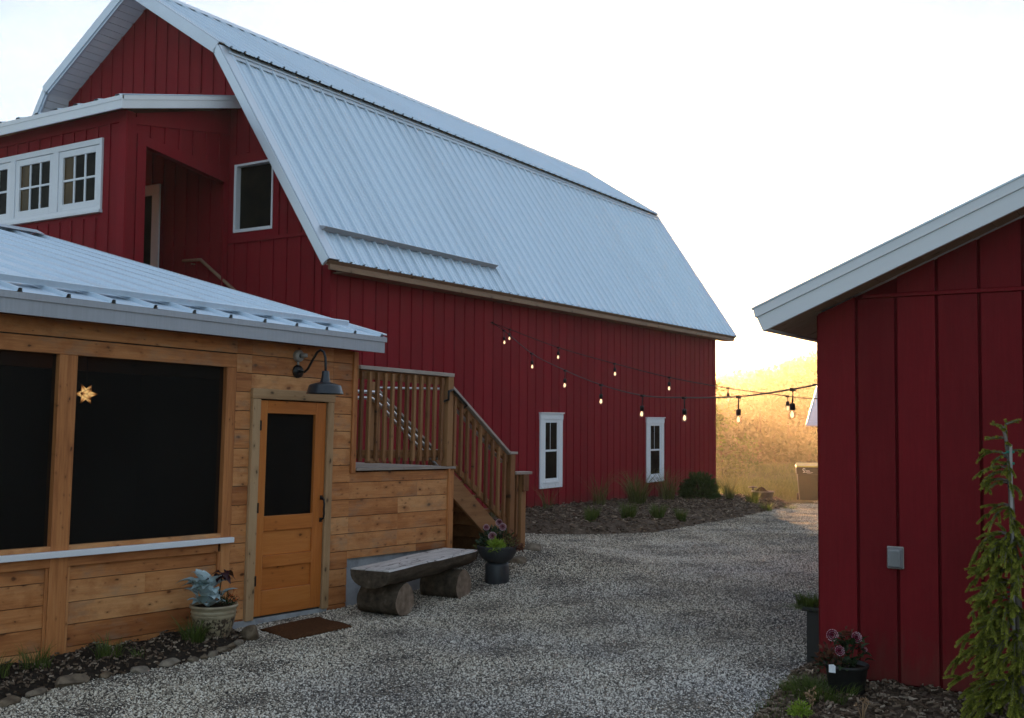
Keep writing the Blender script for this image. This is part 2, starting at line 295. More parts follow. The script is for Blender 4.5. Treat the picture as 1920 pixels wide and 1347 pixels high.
# ------------------------------------------------------------------ mesh helpers
class MB:
    def __init__(s): s.v = []; s.f = []; s.r = []; s.sm = []; s.cut = []
    def add(s, vs, fs, rnd=None, smooth=False):
        o = len(s.v); s.cut.append((o, len(s.f))); s.v.extend([tuple(map(float, p)) for p in vs])
        r = random.random() if rnd is None else rnd
        for f in fs: s.f.append(tuple(i + o for i in f)); s.r.append(r); s.sm.append(smooth)
        return s
    def box(s, x0, x1, y0, y1, z0, z1, rnd=None):
        vs = [(x, y, z) for x in (x0, x1) for y in (y0, y1) for z in (z0, z1)]
        return s.add(vs, [(0, 1, 3, 2), (4, 6, 7, 5), (0, 4, 5, 1), (2, 3, 7, 6), (0, 2, 6, 4), (1, 5, 7, 3)], rnd)
    def hexa(s, p, rnd=None):  # 8 points: bottom 4 ccw, top 4 ccw
        return s.add(p, [(3, 2, 1, 0), (4, 5, 6, 7), (0, 1, 5, 4), (1, 2, 6, 5), (2, 3, 7, 6), (3, 0, 4, 7)], rnd)
    def bar(s, p0, p1, w, h, up=(0, 0, 1), rnd=None):
        p0, p1, up = Vector(p0), Vector(p1), Vector(up)
        d = (p1 - p0).normalized(); a = d.cross(up)
        if a.length < 1e-4: a = d.cross(Vector((1, 0, 0)))
        a.normalize(); b = a.cross(d).normalized()
        a = a * w / 2; b = b * h / 2
        return s.hexa([p0 - a - b, p0 + a - b, p1 + a - b, p1 - a - b, p0 - a + b, p0 + a + b, p1 + a + b, p1 - a + b], rnd)
    def tube(s, pts, r, n=8, rnd=None, caps=True):
        pts = [Vector(p) for p in pts]; rs = r if isinstance(r, (list, tuple)) else [r] * len(pts)
        vs = []; prev = None
        for i, p in enumerate(pts):
            d = (pts[min(i + 1, len(pts) - 1)] - pts[max(i - 1, 0)]).normalized()
            a = prev - d * prev.dot(d) if prev is not None else d.cross(Vector((0.13, 0.31, 0.94)))
            if a.length < 1e-5: a = d.cross(Vector((1, 0, 0)))
            a.normalize(); prev = a; b = d.cross(a)
            for k in range(n):
                t = 2 * math.pi * k / n; vs.append(p + (a * math.cos(t) + b * math.sin(t)) * rs[i])
        fs = [(i * n + k, i * n + (k + 1) % n, (i + 1) * n + (k + 1) % n, (i + 1) * n + k) for i in range(len(pts) - 1) for k in range(n)]
        if caps: fs += [tuple(range(n - 1, -1, -1)), tuple((len(pts) - 1) * n + k for k in range(n))]
        return s.add(vs, fs, rnd, True)
    def lathe(s, prof, c=(0, 0, 0), n=24, rnd=None, wob=0):
        vs = []; fs = []
        for (r, z) in prof:
            for k in range(n):
                t = 2 * math.pi * k / n; vs.append((c[0] + r * math.cos(t), c[1] + r * math.sin(t), c[2] + z))
        for i in range(len(prof) - 1):
            for k in range(n): fs.append((i * n + k, i * n + (k + 1) % n, (i + 1) * n + (k + 1) % n, (i + 1) * n + k))
        return s.add(vs, fs, rnd, True)
    def prism(s, poly, axis, a, b, rnd=None):
        """poly: 2-D points; axis 'Y' -> (x,z) extruded a..b in y; 'X' -> (y,z); 'Z' -> (x,y)"""
        f = {'Y': lambda p, t: (p[0], t, p[1]), 'X': lambda p, t: (t, p[0], p[1]), 'Z': lambda p, t: (p[0], p[1], t)}[axis]
        n = len(poly); vs = [f(p, a) for p in poly] + [f(p, b) for p in poly]
        fs = [tuple(range(n))[::-1], tuple(range(n, 2 * n))] + [(i, (i + 1) % n, n + (i + 1) % n, n + i) for i in range(n)]
        return s.add(vs, fs, rnd)
    def each(s, name, mat, parent=None, local=False, bevel=0.0, seg=1):
        """one object per added piece"""
        out = []; ends = s.cut[1:] + [(len(s.v), len(s.f))]
        for (v0, f0), (v1, f1) in zip(s.cut, ends):
            out.append(mk(name, s.v[v0:v1], [tuple(i - v0 for i in f) for f in s.f[f0:f1]], mat, parent, local, s.r[f0:f1], s.sm[f0:f1], bevel, seg))
        return out
    def build(s, name, mat, parent=None, local=False, bevel=0.0, seg=1):
        return mk(name, s.v, s.f, mat, parent, local, s.r, s.sm, bevel, seg)
ROOTM = {}
def mk(name, v, f, mat, parent=None, local=False, rnd=None, smooth=None, bevel=0, seg=1):
    me = bpy.data.meshes.new(name)
    v = np.asarray(v, dtype=np.float64).reshape(-1, 3)
    if parent is not None and not local:
        Mi = np.array(ROOTM[parent].inverted()); v = v @ Mi[:3, :3].T + Mi[:3, 3]
    me.from_pydata(v.tolist(), [], f)
    if rnd is not None:
        a = me.attributes.new('rnd', 'FLOAT', 'FACE'); a.data.foreach_set('value', np.asarray(rnd, dtype=np.float32))
    if smooth is not None: me.polygons.foreach_set('use_smooth', np.asarray(smooth, dtype=bool))
    me.materials.append(mat); me.update()
    o = bpy.data.objects.new(name, me); COL.objects.link(o)
    if parent is not None: o.parent = parent; ROOTM[o] = ROOTM[parent]
    else: ROOTM[o] = Matrix.Identity(4)
    if bevel > 0:
        b = o.modifiers.new('bevel', 'BEVEL'); b.width = bevel; b.segments = seg; b.limit_method = 'ANGLE'
    return o
def quads(name, q, mat, parent=None, local=False, rnd=None, tri=False):
    """q: (N,4,3) or (N,3,3) array of faces"""
    q = np.asarray(q, dtype=np.float64); n, k = q.shape[:2]
    v = q.reshape(-1, 3)
    if parent is not None and not local:
        Mi = np.array(ROOTM[parent].inverted()); v = v @ Mi[:3, :3].T + Mi[:3, 3]
    me = bpy.data.meshes.new(name)
    me.vertices.add(n * k); me.vertices.foreach_set('co', v.astype(np.float32).ravel())
    me.loops.add(n * k); me.loops.foreach_set('vertex_index', np.arange(n * k, dtype=np.int32))
    me.polygons.add(n); me.polygons.foreach_set('loop_start', np.arange(0, n * k, k, dtype=np.int32))
    try: me.polygons.foreach_set('loop_total', np.full(n, k, dtype=np.int32))
    except Exception: pass
    me.update(calc_edges=True)
    a = me.attributes.new('rnd', 'FLOAT', 'FACE')
    a.data.foreach_set('value', (RNG.random(n) if rnd is None else np.asarray(rnd)).astype(np.float32))
    me.materials.append(mat)
    o = bpy.data.objects.new(name, me); COL.objects.link(o)
    if parent is not None: o.parent = parent; ROOTM[o] = ROOTM[parent]
    else: ROOTM[o] = Matrix.Identity(4)
    return o
def tag(o, label, cat, group=None, kind=None):
    o['label'] = label; o['category'] = cat
    if group: o['group'] = group
    if kind: o['kind'] = kind
    return o
def thing(name, label, cat, loc=(0, 0, 0), mat=None, group=None):
    o = bpy.data.objects.new(name, None); COL.objects.link(o); o.empty_display_size = 0.2
    mw = mat if mat is not None else Matrix.Translation(loc)
    o.matrix_world = mw; ROOTM[o] = mw.copy()
    return tag(o, label, cat, group)
def structure(o, kind='structure'):
    o['kind'] = kind; return o

# ------------------------------------------------------------------ terrain height
def smooth01(t): t = np.clip(t, 0, 1); return t * t * (3 - 2 * t)
def g(x, y):
    x = np.asarray(x, float); y = np.asarray(y, float)
    yy = np.clip(y, 15, 25.2)
    z = -0.0022 * (yy - 15) ** 2 - 0.045 * np.clip(y - 25.2, 0, 40)
    z = z - 0.06 * (1 - smooth01((y - 8) / 3))
    z = z + 0.26 * np.exp(-((x + 7.0) / 1.2) ** 2 - ((y - 11.4) / 1.2) ** 2)
    return z
def gf(x, y): return float(g(x, y))
def project(P):
    q = (P - np.array([0, 0, CAM_Z])) @ R3.T
    return F_PX * q[..., 0] / q[..., 2] + 960, F_PX * q[..., 1] / q[..., 2] + 673.5, q[..., 2]
def poly_sd(px, py, poly):
    """signed distance, positive inside"""
    poly = np.asarray(poly, float); d = np.full(np.shape(px), 1e9); ins = np.zeros(np.shape(px), bool)
    for i in range(len(poly)):
        a, b = poly[i], poly[(i + 1) % len(poly)]
        e = b - a; wx, wy = px - a[0], py - a[1]
        t = np.clip((wx * e[0] + wy * e[1]) / (e @ e), 0, 1)
        d = np.minimum(d, np.hypot(wx - e[0] * t, wy - e[1] * t))
        c = ((a[1] > py) != (b[1] > py)) & (px < (b[0] - a[0]) * (py - a[1]) / (b[1] - a[1] + 1e-12) + a[0])
        ins ^= c
    return np.where(ins, d, -d)
BED_BARN = [(-8.9, 14.3), (-8.2, 14.55), (-7.7, 15.0), (-7.25, 15.6), (-7.18, 16.9), (-7.2, 19.3), (-7.45, 21.6), (-8.0, 25.1), (-8.6, 26.6), (-9.6, 27.4), (-10.8, 27.4), (-10.8, 12.8), (-9.6, 13.6)]
BED_PORCH = [(-6.45, 1.0), (-6.46, 4.2), (-6.54, 4.67), (-6.48, 5.14), (-6.40, 5.54), (-6.42, 5.97), (-6.58, 6.40), (-6.88, 6.62), (-7.3, 6.62), (-7.8, 1.0)]
BED_SHED = [(-2.12, 4.6), (-2.31, 6.35), (-2.41, 7.1), (-2.54, 8.1), (-2.62, 9.0), (-2.2, 9.3), (-2.1, 8.0), (2.5, 8.0), (2.5, 2.5), (-1.9, 2.5)]
def bed_h(x, y, poly, top, ramp_=0.5, nz=0.02, seed=1.0):
    sd = poly_sd(x, y, poly)
    w = nz * (np.sin(x * 9.1 + seed) * np.cos(y * 7.3 + seed * 2) + np.sin(x * 23.7 + y * 17.9))
    return g(x, y) + np.minimum(np.clip(sd, -0.2, None) * ramp_, top) + w * np.clip(sd * 4, 0, 1)
def grid_mesh(name, xs, ys, hf, mat, mask=None):
    X, Y = np.meshgrid(xs, ys); Z = hf(X, Y)
    nx, ny = len(xs), len(ys); idx = np.arange(nx * ny).reshape(ny, nx)
    f = np.stack([idx[:-1, :-1], idx[:-1, 1:], idx[1:, 1:], idx[1:, :-1]], -1).reshape(-1, 4)
    if mask is not None:
        cx = (X[:-1, :-1] + X[1:, 1:]) / 2; cyy = (Y[:-1, :-1] + Y[1:, 1:]) / 2
        f = f[mask(cx, cyy).reshape(-1)]
    v = np.stack([X, Y, Z], -1).reshape(-1, 3)
    used, inv = np.unique(f, return_inverse=True)
    f = inv.reshape(-1, 4)
    return mk(name, v[used], [tuple(int(i) for i in r) for r in f], mat, None, False, np.full(len(f), .5), np.ones(len(f), bool))
# ------------------------------------------------------------------ ground
def ground_mat(name, cols, sc, bumpd=0.03, rough=0.9):
    m, nt, out = new_mat(name)
    a = noise(nt, objco(nt), sc, 8, 0.7); b = noise(nt, objco(nt), sc * 0.13, 4)
    f = fmath(nt, 'ADD', fmath(nt, 'MULTIPLY', a, 0.65), fmath(nt, 'MULTIPLY', b, 0.35))
    n = len(cols); c = ramp(nt, f, [(0.3 + 0.4 * i / (n - 1), cc) for i, cc in enumerate(cols)])
    finish(nt, out, c, rough, bump(nt, a, 0.7, bumpd), 0, 0.15); return m
M['grassland'] = ground_mat('meadow_ground', [(0.03, 0.035, 0.012), (0.07, 0.075, 0.025), (0.12, 0.105, 0.045)], 3.0)
M['mulch'] = ground_mat('bark_mulch', [(0.03, 0.021, 0.015), (0.095, 0.068, 0.050), (0.20, 0.15, 0.115)], 26, 0.03)
M['soil_bed'] = ground_mat('dark_soil', [(0.008, 0.006, 0.005), (0.022, 0.016, 0.012), (0.05, 0.04, 0.03)], 22, 0.03)
m, nt, out = new_mat('crushed_gravel'); M['gravel'] = m
vo = nd(nt, 'TexVoronoi', {'feature': 'F1'}, Vector=objco(nt), Scale=52.0)
rr = nd(nt, 'SeparateColor', None, Color=vo.outputs['Color']).outputs[0]
patch = noise(nt, objco(nt), 0.55, 4, 0.6)
c = ramp(nt, fmath(nt, 'ADD', fmath(nt, 'MULTIPLY', rr, 0.8), fmath(nt, 'MULTIPLY', fmath(nt, 'SUBTRACT', patch, 0.4), 0.5)),
         [(0.1, (0.035, 0.033, 0.036)), (0.4, (0.14, 0.125, 0.11)), (0.65, (0.29, 0.245, 0.195)), (0.95, (0.46, 0.40, 0.32))])
dk = nd(nt, 'MapRange', None, Value=vo.outputs['Distance'], From_Min=0.35, From_Max=0.75, To_Min=0.0, To_Max=0.75).outputs[0]
c = mixc(nt, dk, c, (0.02, 0.018, 0.016))
h = fmath(nt, 'SUBTRACT', 1.0, vo.outputs['Distance'])
finish(nt, out, c, 0.8, bump(nt, h, 0.9, 0.03), 0, 0.2)

xs = np.unique(np.concatenate([np.arange(-600, -40, 40), np.arange(-40, 12, 0.8), np.arange(12, 60, 6), np.arange(60, 601, 60)]))
ys = np.unique(np.concatenate([np.arange(-300, -12, 24), np.arange(-12, 70, 0.8), np.arange(70, 160, 6), np.arange(160, 901, 60)]))
def gnd(X, Y): return g(X, Y) - 0.035
ground = structure(grid_mesh('ground', xs, ys, gnd, M['grassland']))
def gravel_mask(x, y):
    return (y < 29.4 + 0.25 * np.sin(x * 3)) & (y > -4) & (x > -13) & (x < 4) & ~((y > 25.5) & (x < -8.35 - 0.3 * np.sin(y * 2)))
gravel = structure(grid_mesh('gravel_yard', np.arange(-13, 4.01, 0.2), np.arange(-4, 30.2, 0.2), lambda X, Y: g(X, Y) + 0.006 * np.sin(X * 5.1) * np.cos(Y * 4.3), M['gravel'], gravel_mask))
structure(grid_mesh('mulch_bed', np.arange(-10.9, -6.9, 0.09), np.arange(12.6, 27.7, 0.09), lambda X, Y: bed_h(X, Y, BED_BARN, 0.13, 0.4) - 0.004, M['mulch'], lambda x, y: poly_sd(x, y, BED_BARN) > -0.06))
structure(grid_mesh('soil_bed', np.arange(-7.9, -6.2, 0.07), np.arange(0.9, 6.9, 0.07), lambda X, Y: bed_h(X, Y, BED_PORCH, 0.06, 0.5) - 0.004, M['soil_bed'], lambda x, y: poly_sd(x, y, BED_PORCH) > -0.06))
structure(grid_mesh('mulch_bed', np.arange(-2.75, 2.5, 0.07), np.arange(2.4, 9.4, 0.07), lambda X, Y: bed_h(X, Y, BED_SHED, 0.05, 0.4) - 0.004, M['mulch'], lambda x, y: poly_sd(x, y, BED_SHED) > -0.06))

def pebble_field():
    """Loose crushed stones over the part of the yard near enough to show single stones."""
    me = bpy.data.meshes.new('gravel_pebbles'); st = 0.2
    X, Y = np.meshgrid(np.arange(-10.4, 0.6, st), np.arange(2.6, 29.4, st))
    X = X.ravel(); Y = Y.ravel(); cx, cyy = X + st / 2, Y + st / 2
    P = np.stack([cx, cyy, g(cx, cyy)], -1); u, v_, dep = project(P)
    keep = (dep > 2) & (u > -160) & (u < 1760) & (v_ < 1520) & gravel_mask(cx, cyy)
    for poly in (BED_BARN, BED_PORCH, BED_SHED): keep &= poly_sd(cx, cyy, poly) < 0.03 + 0.22 * RNG.random(len(cx)) ** 2
    X, Y, dep = X[keep], Y[keep], dep[keep]
    vs = np.stack([np.stack([X, Y], -1), np.stack([X + st, Y], -1), np.stack([X + st, Y + st], -1), np.stack([X, Y + st], -1)], 1).reshape(-1, 2)
    vs = np.concatenate([vs, g(vs[:, :1], vs[:, 1:])], 1)
    me.from_pydata(vs.tolist(), [], [(4 * i, 4 * i + 1, 4 * i + 2, 4 * i + 3) for i in range(len(X))])
    a = me.attributes.new('dens', 'FLOAT', 'POINT')
    dd = np.interp(dep, [3, 9, 13, 17, 20, 30], [5200, 4300, 2900, 1900, 1200, 700])
    a.data.foreach_set('value', np.repeat(dd, 4).astype(np.float32))
    o = bpy.data.objects.new('gravel_pebbles', me); COL.objects.link(o)
    m, nt, out = new_mat('loose_stone')
    t = nd(nt, 'Attribute', {'attribute_name': 'tint', 'attribute_type': 'INSTANCER'}).outputs['Fac']
    pat = nd(nt, 'Attribute', {'attribute_name': 'patch', 'attribute_type': 'INSTANCER'}).outputs['Fac']
    f = fmath(nt, 'ADD', fmath(nt, 'MULTIPLY', t, 0.80), fmath(nt, 'MULTIPLY', pat, 0.42))
    t2 = nd(nt, 'Attribute', {'attribute_name': 'hue', 'attribute_type': 'INSTANCER'}).outputs['Fac']
    warm = ramp(nt, f, [(0.15, (0.09, 0.076, 0.064)), (0.4, (0.25, 0.21, 0.165)), (0.58, (0.50, 0.43, 0.335)), (0.8, (0.70, 0.615, 0.50)), (1.05, (0.86, 0.80, 0.69))])
    cool = ramp(nt, f, [(0.15, (0.045, 0.043, 0.050)), (0.42, (0.125, 0.117, 0.122)), (0.66, (0.33, 0.305, 0.296)), (1.0, (0.80, 0.75, 0.70))])
    c = mixc(nt, t2, cool, warm)
    finish(nt, out, c, 0.7, None, 0, 0.3)
    ng = bpy.data.node_groups.new('scatter_stones', 'GeometryNodeTree')
    ng.interface.new_socket('Geometry', in_out='INPUT', socket_type='NodeSocketGeometry')
    ng.interface.new_socket('Geometry', in_out='OUTPUT', socket_type='NodeSocketGeometry')
    N = lambda t: ng.nodes.new(t); L = ng.links.new
    gi, go = N('NodeGroupInput'), N('NodeGroupOutput')
    at = N('GeometryNodeInputNamedAttribute'); at.data_type = 'FLOAT'; at.inputs['Name'].default_value = 'dens'
    ds = N('GeometryNodeDistributePointsOnFaces'); ds.distribute_method = 'RANDOM'; L(gi.outputs[0], ds.inputs['Mesh']); L(at.outputs['Attribute'], ds.inputs['Density'])
    ic = N('GeometryNodeMeshIcoSphere'); ic.inputs['Radius'].default_value = 1.0; ic.inputs['Subdivisions'].default_value = 1
    sp = N('GeometryNodeSetPosition'); L(ic.outputs[0], sp.inputs['Geometry'])
    nz = N('ShaderNodeTexNoise'); nz.inputs['Scale'].default_value = 1.3
    sb = N('ShaderNodeVectorMath'); sb.operation = 'SUBTRACT'; L(nz.outputs['Color'], sb.inputs[0]); sb.inputs[1].default_value = (.5, .5, .5)
    scn = N('ShaderNodeVectorMath'); scn.operation = 'SCALE'; L(sb.outputs[0], scn.inputs[0]); scn.inputs['Scale'].default_value = 1.5
    L(scn.outputs[0], sp.inputs['Offset'])
    sm = N('GeometryNodeSetMaterial'); sm.inputs['Material'].default_value = m; L(sp.outputs[0], sm.inputs['Geometry'])
    ip = N('GeometryNodeInstanceOnPoints'); L(ds.outputs['Points'], ip.inputs['Points']); L(sm.outputs[0], ip.inputs['Instance'])
    rv = N('FunctionNodeRandomValue'); rv.data_type = 'FLOAT_VECTOR'; rv.inputs[0].default_value = (0, 0, 0); rv.inputs[1].default_value = (6.28, 6.28, 6.28)
    L(rv.outputs[0], ip.inputs['Rotation'])
    rs = N('FunctionNodeRandomValue'); rs.data_type = 'FLOAT_VECTOR'; rs.inputs[0].default_value = (.0045, .004, .003); rs.inputs[1].default_value = (.0125, .0105, .008); rs.inputs['Seed'].default_value = 5
    L(rs.outputs[0], ip.inputs['Scale'])
    rt = N('FunctionNodeRandomValue'); rt.data_type = 'FLOAT'; rt.inputs['Seed'].default_value = 9
    s1 = N('GeometryNodeStoreNamedAttribute'); s1.data_type = 'FLOAT'; s1.domain = 'INSTANCE'; s1.inputs['Name'].default_value = 'tint'
    L(ip.outputs[0], s1.inputs['Geometry']); L([s for s in rt.outputs if s.enabled][0], [s for s in s1.inputs if s.name == 'Value' and s.enabled][0])
    s2 = N('GeometryNodeStoreNamedAttribute'); s2.data_type = 'FLOAT'; s2.domain = 'INSTANCE'; s2.inputs['Name'].default_value = 'patch'
    nz2 = N('ShaderNodeTexNoise'); nz2.inputs['Scale'].default_value = 0.5; nz2.inputs['Detail'].default_value = 4
    mr = N('ShaderNodeMapRange'); mr.inputs['From Min'].default_value = 0.3; mr.inputs['From Max'].default_value = 0.7; L(nz2.outputs['Fac'], mr.inputs['Value'])
    L(s1.outputs[0], s2.inputs['Geometry']); L(mr.outputs[0], [s for s in s2.inputs if s.name == 'Value' and s.enabled][0])
    s3 = N('GeometryNodeStoreNamedAttribute'); s3.data_type = 'FLOAT'; s3.domain = 'INSTANCE'; s3.inputs['Name'].default_value = 'hue'
    ps = N('GeometryNodeInputPosition'); sx3 = N('ShaderNodeSeparateXYZ'); L(ps.outputs[0], sx3.inputs[0])
    nz3 = N('ShaderNodeTexNoise'); nz3.inputs['Scale'].default_value = 0.75; nz3.inputs['Detail'].default_value = 5
    lo = N('ShaderNodeMath'); lo.operation = 'MULTIPLY_ADD'; L(sx3.outputs[0], lo.inputs[0]); lo.inputs[1].default_value = -0.17; lo.inputs[2].default_value = -1.22
    ad = N('ShaderNodeMath'); ad.operation = 'MULTIPLY_ADD'; L(nz3.outputs['Fac'], ad.inputs[0]); ad.inputs[1].default_value = 2.2; L(lo.outputs[0], ad.inputs[2]); ad.use_clamp = True
    L(s2.outputs[0], s3.inputs['Geometry']); L(ad.outputs[0], [s for s in s3.inputs if s.name == 'Value' and s.enabled][0])
    L(s3.outputs[0], go.inputs[0])
    md = o.modifiers.new('stones', 'NODES'); md.node_group = ng
    structure(o, 'stuff'); return o
pebble_field()

def chips(name, n, xr, yr, poly, hf, size, mat, lim=None):
    x = RNG.uniform(*xr, n); y = RNG.uniform(*yr, n); k = poly_sd(x, y, poly) > 0.02 - 0.28 * RNG.random(n) ** 3; x, y = x[k], y[k]
    z = hf(x, y) + 0.012; n = len(x); a = RNG.uniform(0, 6.28, n); l = RNG.uniform(.4, 1, n) * size; w = RNG.uniform(.2, .5, n) * l * 0.6
    tl = RNG.uniform(-.35, .35, n); t2 = RNG.uniform(-.5, .5, n)
    u = np.stack([np.cos(a), np.sin(a), tl], -1) * (l / 2)[:, None]; v = np.stack([-np.sin(a), np.cos(a), t2], -1) * (w / 2)[:, None]
    c = np.stack([x, y, z], -1); h = np.array([0, 0, 0.005])
    top = np.stack([c - u - v + h, c + u - v + h, c + u + v + h, c - u + v + h], 1)
    s1 = np.stack([c - u - v - h, c + u - v - h, c + u - v + h, c - u - v + h], 1)
    s2 = np.stack([c + u - v - h, c + u + v - h, c + u + v + h, c + u - v + h], 1)
    s3 = np.stack([c + u + v - h, c - u + v - h, c - u + v + h, c + u + v + h], 1)
    s4 = np.stack([c - u + v - h, c - u - v - h, c - u - v + h, c - u + v + h], 1)
    r = RNG.random(n)
    return structure(quads(name, np.concatenate([top, s1, s2, s3, s4]), mat, rnd=np.tile(r, 5)), 'stuff')
m, nt, out = new_mat('bark_chip'); M['chip'] = m
finish(nt, out, ramp(nt, rnd_attr(nt), [(0, (0.03, 0.02, 0.013)), (0.5, (0.12, 0.08, 0.055)), (0.85, (0.25, 0.185, 0.135)), (1, (0.42, 0.34, 0.26))]), 0.85, None, 0, 0.15)
chips('mulch_chips', 11000, (-10.6, -7.1), (13, 27.4), BED_BARN, lambda x, y: bed_h(x, y, BED_BARN, 0.13, 0.4), 0.075, M['chip'])
chips('mulch_chips', 7500, (-2.6, -0.2), (4.4, 8.0), BED_SHED, lambda x, y: bed_h(x, y, BED_SHED, 0.05, 0.4), 0.055, M['chip'])
chips('soil_litter', 2600, (-7.4, -6.3), (3.2, 6.6), BED_PORCH, lambda x, y: bed_h(x, y, BED_PORCH, 0.06, 0.5) - 0.006, 0.035, M['chip'])

# ------------------------------------------------------------------ red gambrel barn
barn = thing('red_barn', 'large red gambrel roofed barn with white metal roof', 'barn', (-10.5, 11.67, 0))
XR, XL, YN, YF = -10.5, -18.7, 11.67, 26.56
RY0, RY1 = 11.2, 27.13
PROF = [(-10.14, 3.97), (-12.45, 7.42), (-14.6, 8.8), (-16.75, 7.42), (-19.06, 3.97)]
def roof_z(x):
    for (a, b) in zip(PROF[:-1], PROF[1:]):
        if b[0] <= x <= a[0]: return a[1] + (b[1] - a[1]) * (a[0] - x) / (a[0] - b[0])
    return 3.9
def ribbed(p0, p1, t0, t1, pitch, rh, nrm, name, mat, parent, along='Y', local=False, minor=True, phase=0.0, rw=0.03):
    """ribbed metal sheet from eave point p0 to upper point p1 (x,z), running t0..t1"""
    pr = []; t = t0 + phase
    prf = [(0, 0), (rw * .35, rh), (rw * 1.5, rh), (rw * 1.85, 0)]
    if minor:
        for q in (1 / 3, 2 / 3): prf += [(pitch * q + rw, 0), (pitch * q + rw * 1.25, rh * .3), (pitch * q + rw * 1.6, rh * .3), (pitch * q + rw * 1.9, 0)]
    pr.append((t0, 0))
    while t < t1 - 0.02:
        for (a, h) in prf:
            if t0 < t + a < t1: pr.append((t + a, h))
        t += pitch
    pr.append((t1, 0))
    vs = []
    for p in (p0, p1):
        for (tt, h) in pr:
            a, z = p[0] + nrm[0] * h, p[1] + nrm[1] * h
            vs.append((a, tt, z) if along == 'Y' else (tt, a, z))
    n = len(pr); fs = [(i, i + 1, n + i + 1, n + i) for i in range(n - 1)]
    mb = MB(); mb.add(vs, fs, .5); return mb.build(name, mat, parent, local)
def nrm2(a, b):
    dx, dz = b[0] - a[0], b[1] - a[1]; l = math.hypot(dx, dz); n = (-dz / l, dx / l)
    return n if n[1] > 0 else (-n[0], -n[1])
def lerp2(a, b, t): return (a[0] + (b[0] - a[0]) * t, a[1] + (b[1] - a[1]) * t)
nL, nU = nrm2(PROF[0], PROF[1]), nrm2(PROF[1], PROF[2])
nU2, nL2 = nrm2(PROF[2], PROF[3]), nrm2(PROF[3], PROF[4])
off = lambda p, n, d: (p[0] + n[0] * d, p[1] + n[1] * d)
# side wall, channel boards
def channel_wall(mb, back, x, y0, y1, zb, zt, pitch, groove, proud, thick=0.12):
    back.box(x - thick, x, y0, y1, min(zb(y0), zb(y1)), zt, .5)
    t = y0
    while t < y1 - 0.02:
        a, b = t + groove, min(t + pitch, y1)
        r = random.random(); z0 = zb((a + b) / 2)
        mb.hexa([(x, a - .008, z0), (x + proud, a + .004, z0), (x + proud * .72, b, z0), (x, b, z0), (x, a - .008, zt), (x + proud, a + .004, zt), (x + proud * .72, b, zt), (x, b, zt)], r)
        t += pitch
mb, bk = MB(), MB()
channel_wall(mb, bk, XR, YN + 0.1, YF, lambda y: gf(XR + .3, y) - 0.02, 3.86, 0.297, 0.022, 0.026)
w = mb.build('side_wall', M['red'], barn); bk.build('wall_backing', M['red_back'], w)
MB().box(XL, XL + .12, YN, YF, -0.3, 3.9).build('side_wall', M['red'], barn)
# gable walls (near one with a window opening)
def gable_cols(mb, y0, y1, cols, zb, top=lambda x: roof_z(x) - 0.1):
    for (a, b, z0, z1) in cols:
        brk = sorted([a, b] + [p[0] for p in PROF if a < p[0] < b])
        for c, d in zip(brk[:-1], brk[1:]):
            za, zc = (top(c), top(d)) if z1 is None else (z1, z1)
            mb.prism([(c, z0), (d, z0), (d, zc), (c, za)], 'Y', y0, y1, .5)
GW = (-12.482, -11.652, 4.612, 5.68)
mb = MB()
gable_cols(mb, YN, YN + .12, [(XL, GW[0], -.3, None), (GW[1], XR, -.3, None), (GW[0], GW[1], -.3, GW[2]), (GW[0], GW[1], GW[3], None)], -.3)
x = XR - 0.33
while x > XL + 0.1:
    zt = roof_z(x) - 0.12
    if GW[0] - .13 < x < GW[1] + .13:
        mb.box(x - .024, x + .024, YN - .02, YN, 0, 4.45); mb.box(x - .024, x + .024, YN - .02, YN, GW[3] + .17, zt)
    else:
        mb.box(x - .024, x + .024, YN - .02, YN, 0, 4.45); mb.box(x - .024, x + .024, YN - .02, YN, 4.515, zt)
    x -= 0.279
mb.box(-12.63, XR + .03, YN - .028, YN, 4.455, 4.51)
mb.box(XR - .11, XR + .028, YN - .03, YN, -.2, 3.9); mb.box(XR + .001, XR + .03, YN + .001, YN + .1, -.2, 3.86)
mb.box(XR - .27, XR - .16, YN - .024, YN, -.2, 4.45)
for (a, b, c, d) in ((GW[0] - .12, GW[1] + .12, GW[3], GW[3] + .15), (GW[0] - .12, GW[1] + .12, GW[2] - .13, GW[2]), (GW[0] - .12, GW[0], GW[2], GW[3]), (GW[1], GW[1] + .12, GW[2], GW[3])):
    mb.box(a, b, YN - .03, YN, c, d)
mb.build('gable_wall', M['red'], barn)
mb = MB(); gable_cols(mb, YF - .12, YF, [(XL, XR, -1.2, None)], -1); mb.build('gable_wall', M['red'], barn)
# roof sheets
nY0, nY1 = RY0 + .16, RY1
ribbed(off(PROF[0], nL, .02), off(PROF[1], nL, .02), nY0, nY1, 0.2825, .037, nL, 'lower_roof', M['roof'], barn)
UP = off(lerp2(PROF[1], PROF[2], -0.055), nU, .075)
ribbed(UP, off(PROF[2], nU, .06), RY0 + .1, RY1, 0.2825, .036, nU, 'upper_roof', M['roof'], barn)
ribbed(off(PROF[3], nU2, .06), off(PROF[2], nU2, .06), RY0 + .1, RY1, 0.2825, .036, nU2, 'upper_roof', M['roof'], barn)
ribbed(off(PROF[4], nL2, .02), off(PROF[3], nL2, .02), nY0, nY1, 0.2825, .037, nL2, 'lower_roof', M['roof'], barn)
mb = MB()   # decking below the sheets
for a, b, n in ((PROF[0], PROF[1], nL), (PROF[1], PROF[2], nU), (PROF[2], PROF[3], nU2), (PROF[3], PROF[4], nL2)):
    mb.prism([a, b, off(b, n, -.07), off(a, n, -.07)], 'Y', RY0 + .03, RY1 - .03, .5)
mb.build('roof_deck', M['tan_y'], barn)
mb = MB()   # flashings: knuckle strip, ridge cap, rake trims
